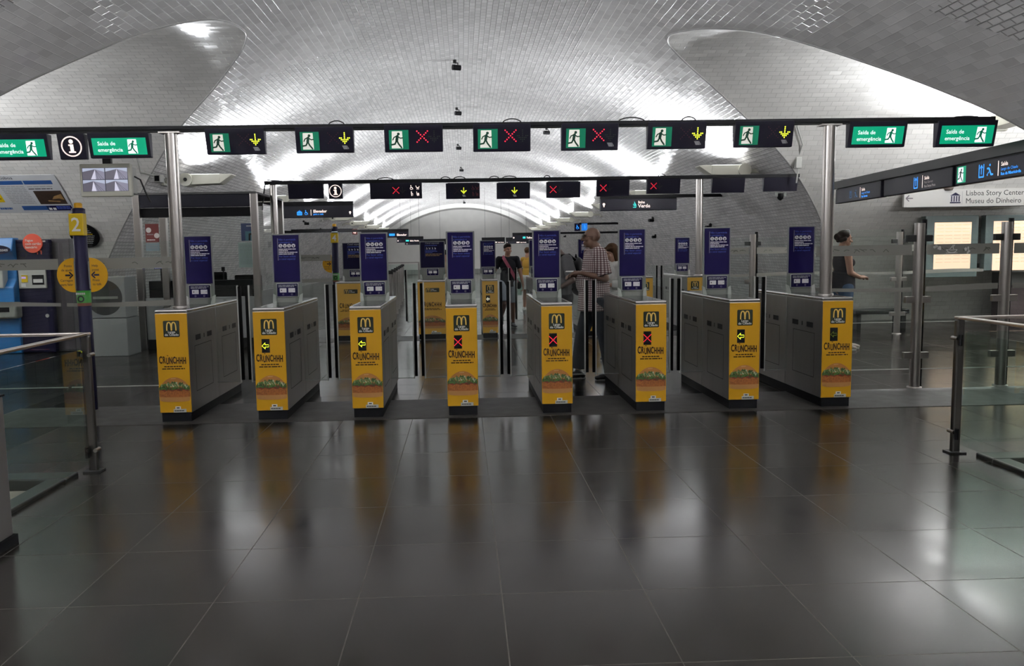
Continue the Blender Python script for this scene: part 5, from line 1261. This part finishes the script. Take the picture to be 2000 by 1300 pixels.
# ------------------------------------------------------------------ people
def blob(name, prims, mt, parent, vox=.007, it=5, loc=None):
    # union of tapered limbs and ellipsoids fused into one continuous surface
    bm = bmesh.new()
    for p in prims:
        if p[0] == 'e':
            _, c, r, *rot = p
            g = bmesh.ops.create_icosphere(bm, subdivisions=3, radius=1)
            M = Matrix.Translation(Vector(c)) @ (rot[0] if rot else Matrix.Identity(4)) @ Matrix.Diagonal((*r, 1))
            bmesh.ops.transform(bm, matrix=M, verts=g['verts'])
        else:
            _, a, ra, b, rb, *opt = p
            a = Vector(a); b = Vector(b); d = b-a; fl = opt[0] if opt else 1.0; flat = len(opt) > 1 and opt[1]
            q = d.to_track_quat('Z', 'Y').to_matrix().to_4x4()
            if len(opt) > 2: q = opt[2]
            g = bmesh.ops.create_cone(bm, cap_ends=True, segments=22, radius1=ra, radius2=rb, depth=d.length)
            M = Matrix.Translation((a+b)/2) @ q @ Matrix.Diagonal((1, fl, 1, 1))
            bmesh.ops.transform(bm, matrix=M, verts=g['verts'])
            if not flat:
                for c, r in ((a, ra), (b, rb)):
                    g = bmesh.ops.create_icosphere(bm, subdivisions=3, radius=r)
                    bmesh.ops.transform(bm, matrix=Matrix.Translation(c) @ q @ Matrix.Diagonal((1, fl, 1, 1)), verts=g['verts'])
    me = bpy.data.meshes.new('tmp'); bm.to_mesh(me); bm.free()
    o = bpy.data.objects.new('tmp', me); COL.objects.link(o)
    m = o.modifiers.new('r', 'REMESH'); m.mode = 'VOXEL'; m.voxel_size = vox; m.use_smooth_shade = True
    s = o.modifiers.new('s', 'SMOOTH'); s.factor = .5; s.iterations = it
    dg = bpy.context.evaluated_depsgraph_get()
    me2 = bpy.data.meshes.new_from_object(o.evaluated_get(dg)); me2.name = name
    bpy.data.objects.remove(o, do_unlink=True); bpy.data.meshes.remove(me)
    me2.materials.clear(); me2.materials.append(mt)
    for p in me2.polygons: p.material_index = 0; p.use_smooth = True
    o = bpy.data.objects.new(name, me2); COL.objects.link(o); o.parent = parent
    if loc: o.location = loc
    return o
UPM = Matrix.Identity(4)
def hand(wr, d, nrm, s=1.0, curl=.5, side=1):
    # palm plus four fingers of different lengths and a thumb; d = pointing direction, nrm = back-of-hand normal
    d = Vector(d).normalized(); n = Vector(nrm).normalized(); n = (n-d*n.dot(d)).normalized(); w = d.cross(n)*side
    wr = Vector(wr); P = []
    pc = wr+d*.05*s
    P.append(('c', wr, .026*s, wr+d*.03*s, .030*s, .62))
    for k in (-1.5, -.5, .5, 1.5):
        P.append(('c', wr+d*.015*s+w*k*.010*s, .014*s, wr+d*.088*s+w*k*.0195*s, .0115*s))
    for k, L in ((-1.5, .060), (-.5, .074), (.5, .078), (1.5, .070)):
        b = wr+d*.092*s+w*k*.0205*s; a1 = curl*.7; a2 = curl*1.7
        m_ = b+(d*math.cos(a1)-n*math.sin(a1))*L*.5*s; e = m_+(d*math.cos(a2)-n*math.sin(a2))*L*.5*s
        P += [('c', b, .0098*s, m_, .0092*s), ('c', m_, .0092*s, e, .0078*s)]
    tb = wr+d*.028*s+w*.030*s; tm_ = tb+(d*.7+w*.55-n*.25).normalized()*.038*s; te = tm_+(d*.95+w*.1-n*.35).normalized()*.032*s
    P += [('c', tb, .0135*s, tm_, .0115*s), ('c', tm_, .0115*s, te, .0092*s)]
    return P
def J(**k):
    j = dict(hl=(.09, 0, .92), hr=(-.09, 0, .92), kl=(.095, -.02, .50), kr=(-.095, -.02, .50), al=(.10, .02, .09), ar=(-.10, .02, .09),
             sl=(.185, 0, 1.43), sr=(-.185, 0, 1.43), el=(.235, .03, 1.14), er=(-.235, .03, 1.14), wl=(.25, -.06, .90), wr=(-.25, -.06, .90),
             neck=(0, .015, 1.47), head=(0, -.015, 1.625), dl=(0, -.2, -1), dr=(0, -.2, -1), nl=(1, 0, 0), nr=(-1, 0, 0), cl=.5, cr=.5,
             tl=(0, -1, 0), tr=(0, -1, 0), turn=0, nod=0, belly=0, fem=0, w=1)
    j.update(k); return {a: Vector(b) if isinstance(b, tuple) else b for a, b in j.items()}
def head_rot(j): return Matrix.Rotation(j['turn'], 4, 'Z') @ Matrix.Rotation(j['nod'], 4, 'X')
def body(par, j, skin, w=1.0):
    P = []; f = j['fem']; lean = j.get('lean', 0)
    sm = (j['sl']+j['sr'])/2; hm = (j['hl']+j['hr'])/2
    up = lambda t: hm+(sm-hm)*t
    P += [('e', up(0)+Vector((0, .01, .01)), (.165*w, .115, .13)), ('e', up(.35)+Vector((0, -.01-j['belly']*.5, 0)), (.14*w, .105+j['belly'], .17)), ('e', up(.74), ((.160-.015*f)*w, .11, .19)),
          ('c', j['sl']*.82+sm*.18, .058, j['sr']*.82+sm*.18, .058), ('c', sm+Vector((0, .02, .0)), .07, j['neck']+Vector((0, .0, .06)), .056), ('c', j['neck'], .056, j['head']+Vector((0, .02, -.05)), .052)]
    if f: P += [('e', up(.72)+Vector((s*.065, -.085, 0)), (.062, .06, .062)) for s in (-1, 1)]
    for s in 'lr':
        P += [('c', j['h'+s], .088*w, j['k'+s], .055), ('c', j['k'+s], .054, j['k'+s]*.6+j['a'+s]*.4+Vector((0, .018, 0)), .054), ('c', j['k'+s]*.6+j['a'+s]*.4+Vector((0, .015, 0)), .052, j['a'+s], .037)]
        t = j['t'+s].normalized(); a = j['a'+s]
        P += [('c', a+Vector((0, 0, -.04)), .038, a+t*.13+Vector((0, 0, -.058)), .030, .9), ('c', a-t*.03+Vector((0, 0, -.055)), .030, a+t*.05+Vector((0, 0, -.06)), .03)]
        P += [('c', j['s'+s], .052*w, j['e'+s], .040*w), ('c', j['e'+s], .040*w, j['w'+s], .026)]
        P += hand(j['w'+s], j['d'+s], j['n'+s], 1.0, j['c'+s], 1 if s == 'l' else -1)
    H = j['head']; R = head_rot(j); hp = lambda x, y, z: H+(R @ Vector((x, y, z)))
    P += [('e', hp(0, .012, .03), (.074, .092, .088), R), ('e', hp(0, -.02, -.045), (.058, .068, .07), R), ('e', hp(0, -.045, -.088), (.032, .035, .026), R),
          ('c', hp(0, -.088, .012), .010, hp(0, -.109, -.026), .0155), ('e', hp(.013, -.094, -.028), (.010, .010, .008), R), ('e', hp(-.013, -.094, -.028), (.010, .010, .008), R),
          ('e', hp(0, -.078, .030), (.052, .014, .010), R), ('e', hp(0, -.083, -.058), (.024, .012, .007), R), ('e', hp(0, -.081, -.068), (.021, .012, .007), R)]
    for s in (-1, 1): P += [('e', hp(s*.074, .012, -.008), (.010, .020, .032), R), ('e', hp(s*.04, -.062, -.02), (.024, .02, .02), R)]
    return blob('body', P, skin, par, .0058, 4)
def face(par, j, hair_col):
    H = j['head']; R = head_rot(j); hp = lambda x, y, z: H+(R @ Vector((x, y, z)))
    we = mat('eye_white', (.6, .58, .55), .3); ir = mat('eye_dark', (.02, .012, .008), .3); lip = mat('lip', (.22, .07, .055), .5)
    for s in (-1, 1):
        m = MB(); c = hp(s*.031, -.0785, .008)
        f = Fr(c, R @ Vector((1, 0, 0)), R @ Vector((0, 0, 1))); m.disc(f, 0, 0, .013, we, .008, 12, .0065); m.disc(f, 0, 0, .0062, ir, .0095, 10); m.build('eye', par)
        b = MB(); b.tube([hp(s*.014, -.093, .030), hp(s*.032, -.091, .036), hp(s*.050, -.078, .029)], [.003, .0045, .002], hair_col, 6); b.build('eyebrow', par)
    m = MB(); m.tube([hp(-.022, -.088, -.062), hp(0, -.0965, -.0615), hp(.022, -.088, -.062)], [.002, .0038, .002], lip, 6); m.build('mouth', par)
def leg_cloth(name, par, j, mt, frac, r0=.102, r1=.075, z_hem=None, extra=.0):
    P = [('e', (j['hl']+j['hr'])/2+Vector((0, .01, .02)), (.178, .128, .13))]
    for s in 'lr':
        if frac <= 1: P += [('c', j['h'+s], r0, j['h'+s]+(j['k'+s]-j['h'+s])*frac, r1, 1, True), ('e', j['h'+s], (r0, r0, r0))]
        else: P += [('c', j['h'+s], r0, j['k'+s], .074), ('c', j['k'+s], .074, j['k'+s]+(j['a'+s]-j['k'+s])*(frac-1), r1, 1, True), ('e', j['k'+s], (.074, .074, .074))]
    return blob(name, P, mt, par, .008, 4)
def shoes(par, j, mt, sole):
    for s in 'lr':
        t = j['t'+s].normalized(); a = j['a'+s]; b = a.z-.09
        sh = blob('shoe', [('c', a+Vector((0, 0, -.042)), .050, a+t*.13+Vector((0, 0, -.056)), .040, .95), ('c', a-t*.045+Vector((0, 0, -.05)), .042, a+Vector((0, 0, -.01)), .046), ('e', a+t*.16+Vector((0, 0, -.06)), (.040, .045, .028))], mt, par, .007, 3)
        q = Vector((-t.y, t.x, 0)); z0 = a.z-.098; m = MB(); n = 18; pts = []
        for k in range(n):
            th = 2*math.pi*k/n; L = .145*math.cos(th); Wd = .044*math.sin(th)*(1.0+.12*math.cos(th)); p = a+t*(.055+L)+q*Wd; pts.append((p.x, p.y, z0))
        m.prism(pts, (0, 0, .024), sole); m.build('sole', sh)
def top(name, par, j, mt, hem, sleeve=.8, loose=.014, hemr=(.175, .13), w=1.0, arms='lr'):
    sm = (j['sl']+j['sr'])/2; hm = (j['hl']+j['hr'])/2; up = lambda t: hm+(sm-hm)*t; b = j['belly']; f = j['fem']
    P = [('e', up(.74), (.162*w+loose, .112+loose, .185)), ('e', up(.38)+Vector((0, -.01-b*.5, 0)), (.145*w+loose, .108+loose+b, .19)),
         ('c', j['sl']*.86+sm*.14, .060+loose*.6, j['sr']*.86+sm*.14, .060+loose*.6)]
    top_ = up(.45); low = Vector((hm.x, hm.y-b*.3, hem))
    P += [('c', low, hemr[0], top_, .150*w+loose, (hemr[1]+b*.5)/hemr[0], True, UPM)]
    P += [('c', j['neck']+Vector((0, .0, -.05)), .085, j['neck']+Vector((0, -.003, .012)), .066, .95, True)]
    if f: P += [('e', up(.72)+Vector((s*.065, -.09, 0)), (.066, .064, .066)) for s in (-1, 1)]
    for s in arms:
        if sleeve > 0:
            d = j['e'+s]-j['s'+s]
            if sleeve <= 1: P += [('e', j['s'+s], (.062+loose, .062+loose, .062+loose)), ('c', j['s'+s], .060+loose, j['s'+s]+d*sleeve, .056+loose*1.4, 1, True)]
            else: P += [('e', j['s'+s], (.060+loose,)*3), ('c', j['s'+s], .058+loose, j['e'+s], .050+loose), ('c', j['e'+s], .050+loose, j['e'+s]+(j['w'+s]-j['e'+s])*(sleeve-1), .042+loose, 1, True)]
    return blob(name, P, mt, par, .0075, 3)
def hair_cap(par, j, mt, prims): 
    H = j['head']; R = head_rot(j); out = []
    for p in prims:
        if p[0] == 'e': out.append(('e', H+(R @ Vector(p[1])), p[2], R))
        else: out.append(('c', H+(R @ Vector(p[1])), p[2], H+(R @ Vector(p[3])), p[4], *(p[5:])))
    return blob('hair', out, mt, par, .006, 3)
def plaid():
    m = bpy.data.materials.new('plaid_cloth'); m.use_nodes = True; nt = m.node_tree; b = nt.nodes['Principled BSDF']; L = nt.links.new
    b.inputs['Roughness'].default_value = .85
    tc = nt.nodes.new('ShaderNodeTexCoord'); sep = nt.nodes.new('ShaderNodeSeparateXYZ'); L(tc.outputs['Object'], sep.inputs[0])
    def stripe(sock, per, off=0):
        a = nt.nodes.new('ShaderNodeMath'); a.operation = 'MULTIPLY'; a.inputs[1].default_value = 1/per; L(sock, a.inputs[0])
        c = nt.nodes.new('ShaderNodeMath'); c.operation = 'FRACT'; L(a.outputs[0], c.inputs[0])
        d = nt.nodes.new('ShaderNodeMath'); d.operation = 'GREATER_THAN'; d.inputs[1].default_value = .52; L(c.outputs[0], d.inputs[0]); return d.outputs[0]
    at2 = nt.nodes.new('ShaderNodeMath'); at2.operation = 'ARCTAN2'; L(sep.outputs[1], at2.inputs[0]); L(sep.outputs[0], at2.inputs[1])
    ad = nt.nodes.new('ShaderNodeMath'); ad.operation = 'MULTIPLY'; ad.inputs[1].default_value = .186; L(at2.outputs[0], ad.inputs[0])
    s1 = stripe(ad.outputs[0], .024); s2 = stripe(sep.outputs[2], .024)
    sm = nt.nodes.new('ShaderNodeMath'); sm.operation = 'ADD'; L(s1, sm.inputs[0]); L(s2, sm.inputs[1])
    hf = nt.nodes.new('ShaderNodeMath'); hf.operation = 'MULTIPLY'; hf.inputs[1].default_value = .5; L(sm.outputs[0], hf.inputs[0])
    cr = nt.nodes.new('ShaderNodeValToRGB'); cr.color_ramp.interpolation = 'CONSTANT'
    e = cr.color_ramp.elements; e[0].position = 0; e[0].color = (.60, .56, .54, 1); e[1].position = .25; e[1].color = (.20, .13, .13, 1)
    x = e.new(.75); x.color = (.055, .018, .022, 1)
    L(hf.outputs[0], cr.inputs[0]); L(cr.outputs[0], b.inputs['Base Color']); return m
SK1 = mat('skin_brown', (.135, .070, .045), .5, noise=.1, nscale=30); SK2 = mat('skin_tan', (.34, .18, .12), .5, noise=.08, nscale=30); SK3 = mat('skin_pale', (.42, .25, .18), .5, noise=.08, nscale=30); SK4 = mat('skin_dark', (.07, .035, .024), .5)
HR = mat('hair_dark', (.010, .006, .004), .8, noise=.5, nscale=60, stretch=(1, 1, .2)); HB = mat('hair_brown', (.050, .024, .011), .8, noise=.6, nscale=50, stretch=(1, 1, .15))
JEAN = mat('jeans_dark', (.030, .034, .045), .85, noise=.3, nscale=14); JEANB = mat('jeans_blue', (.045, .075, .13), .85, noise=.3, nscale=14)
def person(label, x, y, rz, h=1.75, H0=1.75):
    t = thing('person', label, 'person', (x, y, 0), rz); t.scale = (h/H0,)*3; return t

# 1 bald man in a checked shirt, facing left, both hands forward with a ticket
p = at(1162, 600, 9.35)
t = person('bald man in a red and white checked shirt holding a ticket, facing left', p.x, 9.35, -math.pi/2+.10, 1.80)
j = J(sl=(.19, .0, 1.45), sr=(-.19, .0, 1.45), el=(.235, .06, 1.17), er=(-.225, -.02, 1.17), wl=(.16, -.19, 1.235), wr=(-.08, -.20, 1.20), dl=(-.30, -.9, .06), dr=(.25, -.9, .10), nl=(.5, .2, .85), nr=(-.4, .2, .85), cl=.75, cr=.8,
      belly=.055, turn=-.05, nod=-.06, kl=(.10, .08, .50), al=(.10, .17, .09), kr=(-.09, -.14, .50), ar=(-.09, -.18, .09), w=1.04, head=(0, -.04, 1.63))
body(t, j, SK1, 1.04); face(t, j, mat('grey_brow', (.12, .1, .09), .7))
leg_cloth('trousers', t, j, JEAN, 1.93, .108, .085); shoes(t, j, mat('shoe_black', (.012, .012, .012), .4), mat('sole_pale', (.3, .3, .29), .6))
top('checked_shirt', t, j, plaid(), .80, .86, .022, (.200, .165), 1.04)
m = MB(); H = j['head']; R = head_rot(j); hp = lambda x, y, z: H+(R @ Vector((x, y, z)))
for s in (-1, 1):
    m.tube([hp(s*(.033+.024*math.cos(q*math.pi/6)), -.098, .008+.018*math.sin(q*math.pi/6)) for q in range(13)], .002, M_SLOT, 5); m.tube([hp(s*.057, -.097, .012), hp(s*.078, -.02, .012), hp(s*.078, .02, .004)], .002, M_SLOT, 5)
m.tube([hp(-.009, -.1, .012), hp(.009, -.1, .012)], .002, M_SLOT, 5); m.build('glasses', t)
hair_cap(t, j, mat('beard_grey', (.30, .24, .21), .8), [('e', (0, -.055, -.092), (.030, .028, .018))]).name = 'beard'
hd = j['wl']+j['dl'].normalized()*.125
tw = t.matrix_basis
o = thing('paper_ticket', 'small white ticket held by the bald man in the checked shirt', 'ticket', tw @ (hd+Vector((-.01, -.015, .012))), rz=-.3)
MB().hexa([(-.045, -.03, -.004), (.045, -.03, -.004), (.045, .03, .006), (-.045, .03, .006)], [(-.045, -.03, -.002), (.045, -.03, -.002), (.045, .03, .008), (-.045, .03, .008)], mat('paper', (.75, .74, .72), .6)).build('card', o)

# 2 person in a grey t-shirt, head behind the board, seen from the side with a black backpack
p = at(1099, 600, 10.35)
t = person('person in a grey t-shirt, head hidden behind a notice board, carrying a black backpack', p.x, 10.35, -math.pi/2+.2, 1.73)
j = J(el=(.26, .05, 1.17), wl=(.20, -.14, 1.05), dl=(-.2, -.9, 0), nl=(.7, 0, .7), er=(-.25, .0, 1.16), wr=(-.15, -.18, 1.10), dr=(.2, -.9, .1), nr=(-.7, 0, .7), nod=.3, head=(0, -.15, 1.58), neck=(0, -.045, 1.46))
body(t, j, SK4); face(t, j, HR); top('grey_shirt', t, j, mat('grey_cloth', (.10, .10, .105), .9, noise=.15), .84, .88, .016)
leg_cloth('trousers', t, j, mat('black_trousers', (.02, .02, .022), .8), 1.93, .10, .08); shoes(t, j, mat('shoe_grey', (.05, .05, .05), .5), M_SLOT)
hair_cap(t, j, HR, [('e', (0, .025, .045), (.080, .095, .085))])
q = t.matrix_basis @ Vector((0, .22, 1.20))
o = thing('backpack', 'black backpack on the back of the person in the grey t-shirt', 'bag', (q.x, q.y, .95), t.rotation_euler[2])
blob('pack', [('e', (0, 0, .30), (.16, .085, .20)), ('e', (0, .01, .12), (.165, .10, .13)), ('e', (0, .07, .12), (.12, .06, .11))], mat('nylon_black', (.010, .010, .011), .6, noise=.3, nscale=30), o, .008, 3)
for s in (-1, 1): MB().tube([(s*.09, -.07, .46), (s*.10, -.16, .53), (s*.11, -.27, .52), (s*.115, -.36, .38), (s*.12, -.32, .18), (s*.11, -.12, .08)], .016, M_RUBBER, 8).build('strap', o)
MB().tube([(-.03, -.03, .49), (0, -.03, .53), (.03, -.03, .49)], .009, M_RUBBER, 6).build('handle', o)

# 3 woman in a white blouse looking down at a phone
p = at(1200, 600, 10.9)
t = person('woman with long brown hair in a white blouse looking down, behind the checked-shirt man', p.x, 10.9, -math.pi/2+.35, 1.62)
j = J(fem=1, sl=(.165, 0, 1.42), sr=(-.165, 0, 1.42), el=(.215, .03, 1.15), wl=(.09, -.18, 1.14), dl=(-.3, -.85, .25), nl=(.4, -.3, .8), er=(-.215, .03, 1.15), wr=(-.09, -.18, 1.14), dr=(.3, -.85, .25), nr=(-.4, -.3, .8), nod=.42, head=(0, -.05, 1.615), cl=.8, cr=.8)
body(t, j, SK3, .9); face(t, j, HB); top('white_blouse', t, j, mat('white_cloth', (.60, .59, .57), .85), .86, 1.7, .024, (.19, .15), .9)
leg_cloth('jeans', t, j, JEANB, 1.93, .098, .072); shoes(t, j, mat('shoe_grey', ()), M_WHITE)
hair_cap(t, j, HB, [('e', (0, .028, .045), (.088, .098, .092)), ('e', (.045, -.03, .075), (.045, .055, .03)), ('e', (-.045, -.03, .075), (.045, .055, .03)), ('c', (.072, .02, .0), .036, (.085, .0, -.20), .045), ('c', (-.072, .02, .0), .036, (-.085, .0, -.20), .045), ('c', (0, .075, .0), .075, (0, .085, -.22), .085), ('c', (.05, .075, -.15), .05, (.09, .04, -.33), .032), ('c', (-.05, .075, -.15), .05, (-.09, .04, -.33), .032)])
q = t.matrix_basis @ Vector((0, -.30, 1.19)); o = thing('phone', 'dark phone held by the woman in the white blouse', 'phone', q, t.rotation_euler[2]); MB().box(-.037, .037, -.004, .004, -.07, .07, M_BLACK).build('case', o, bevel=.003, loc=(0, 0, 0)).rotation_euler = (-.9, 0, 0)

# 4 young man in a black t-shirt striding towards the camera
p = at(993, 600, 16.1)
t = person('young man in a black t-shirt and grey shorts with a pink strap, walking', p.x, 16.1, .12, 1.69)
j = J(kl=(.10, -.02, .49), al=(.10, .03, .09), kr=(-.10, -.13, .52), ar=(-.13, .14, .22), tr=(-.1, -.75, -.45), tl=(.15, -1, 0), el=(.27, .02, 1.14), wl=(.31, -.03, .90), er=(-.29, .06, 1.16), wr=(-.36, .08, .92), turn=.25, nod=.08, cl=.7, cr=.7, dl=(.05, -.15, -1), dr=(-.1, -.1, -1))
body(t, j, SK2); face(t, j, HR); top('black_shirt', t, j, mat('black_cloth', (.012, .012, .015), .9), .86, .66, .008, (.172, .135))
leg_cloth('shorts', t, j, mat('grey_shorts', (.36, .385, .43), .85, noise=.12, nscale=10), .93, .112, .094); shoes(t, j, mat('shoe_charcoal', (.035, .035, .038), .6), mat('sole_grey', (.2, .2, .2), .6))
hair_cap(t, j, HR, [('e', (0, .022, .056), (.080, .094, .076)), ('e', (0, -.035, .100), (.058, .055, .034))])
o = thing('sling_bag', 'black sling bag on a dark pink strap across the young man in the black t-shirt', 'bag', t.location, t.rotation_euler[2]); o.scale = t.scale
m = MB(); pts = [(-.115, -.02, 1.50), (-.085, -.115, 1.42), (-.01, -.160, 1.28), (.07, -.165, 1.14), (.15, -.14, 1.00), (.19, -.09, .93)]
for a_, b_ in zip(pts, pts[1:]):
    a_, b_ = Vector(a_), Vector(b_); e_ = Vector((.026, 0, .020)); d_ = Vector((0, -.006, 0)); m.hexa([a_-e_, a_+e_, a_+e_+d_, a_-e_+d_], [b_-e_, b_+e_, b_+e_+d_, b_-e_+d_], mat('pink_strap', (.26, .05, .085), .7))
m.build('strap', o); blob('pouch', [('e', (.22, -.06, .90), (.05, .09, .07)), ('e', (.22, -.06, .86), (.048, .088, .06))], M_RUBBER, o, .008, 3)

# 5 far woman in a yellow top
p = at(1031, 560, 20.5)
t = person('far woman in a yellow top and white skirt walking away down the hall', p.x, 20.5, 2.6, 1.64)
j = J(fem=1, sl=(.165, 0, 1.42), sr=(-.165, 0, 1.42), el=(.24, -.05, 1.16), wl=(.2, -.2, 1.05), er=(-.22, -.1, 1.16), wr=(-.14, -.26, 1.22), dr=(.2, -.6, .7), nr=(-1, 0, .2))
body(t, j, SK2, .9); face(t, j, HB); top('yellow_top', t, j, mat('yellow_cloth', (.45, .26, .05), .85), .95, 0, .012, (.165, .13), .9)
leg_cloth('white_skirt', t, j, mat('white_cloth', ()), .75, .125, .15); shoes(t, j, M_WHITE, M_LGREY)
hair_cap(t, j, HB, [('e', (0, .025, .045), (.082, .096, .086)), ('e', (0, .10, .03), (.05, .045, .05))])
o = thing('shopping_bag', 'pale green shopping bag beside the far woman in yellow', 'bag', (p.x-.33, 20.35, 0)); MB().hexa([(-.16, -.07, .42), (.16, -.07, .42), (.16, .07, .42), (-.16, .07, .42)], [(-.19, -.06, .88), (.19, -.06, .88), (.19, .06, .88), (-.19, .06, .88)], mat('bag_green', (.20, .27, .23), .7)).build('sack', o, bevel=.02)
MB().tube([(-.1, 0, .87), (-.08, 0, 1.0), (.08, 0, 1.0), (.1, 0, .87)], .012, M_LGREY, 6).build('handle', o)
# 6 person mostly hidden behind the middle board
p = at(868, 560, 17.5)
t = person('person in a tan top almost hidden behind the middle notice board', p.x+.02, 17.5, 2.9, 1.60)
j = J(el=(.24, -.02, 1.14), wl=(.22, -.18, .98), er=(-.24, -.02, 1.14), wr=(-.22, -.2, .98))
body(t, j, SK2); face(t, j, HR); top('tan_top', t, j, mat('tan_cloth', (.40, .30, .20), .85), .86, .7, .015); leg_cloth('trousers', t, j, mat('black_trousers', ()), 1.93, .10, .08); shoes(t, j, M_WHITE, M_LGREY)
hair_cap(t, j, HR, [('e', (0, .022, .05), (.080, .094, .08))])
# 7 woman standing at the right wall, in profile to the right
p = at(1645, 600, 11.6)
t = person('woman with a dark hair bun and black sleeveless top standing behind the right glass fence', p.x, 11.6, math.pi/2, 1.76)
j = J(fem=1, sl=(.17, .02, 1.42), sr=(-.17, .02, 1.42), er=(-.215, .0, 1.14), wr=(-.10, -.21, 1.06), dr=(.3, -.9, .15), nr=(-.4, .1, .9), el=(.215, .0, 1.14), wl=(.10, -.21, 1.06), dl=(-.3, -.9, .15), nl=(.4, .1, .9), nod=.12, kl=(.09, -.10, .5), al=(.09, -.12, .09), belly=.02, cl=.8, cr=.8)
body(t, j, SK2, 1.06); face(t, j, HR); top('black_top', t, j, mat('striped_black', (.014, .013, .016), .85), .88, 0, .013, (.19, .16), 1.08)
leg_cloth('jeans', t, j, JEANB, 1.9, .112, .078); shoes(t, j, mat('shoe_tan', (.25, .21, .17), .6), M_LGREY)
hair_cap(t, j, HR, [('e', (0, .028, .045), (.082, .096, .085)), ('e', (0, .115, .02), (.055, .05, .055)), ('c', (.07, .03, .0), .03, (.04, .08, -.03), .03), ('c', (-.07, .03, .0), .03, (-.04, .08, -.03), .03)])
H = j['head']; R = head_rot(j); m = MB(); m.tube([H+(R @ Vector((.083*math.cos(q*math.pi/12), -.02, .06+.078*math.sin(q*math.pi/12)))) for q in range(13)], .006, M_PIC, 6); m.build('headband', t)
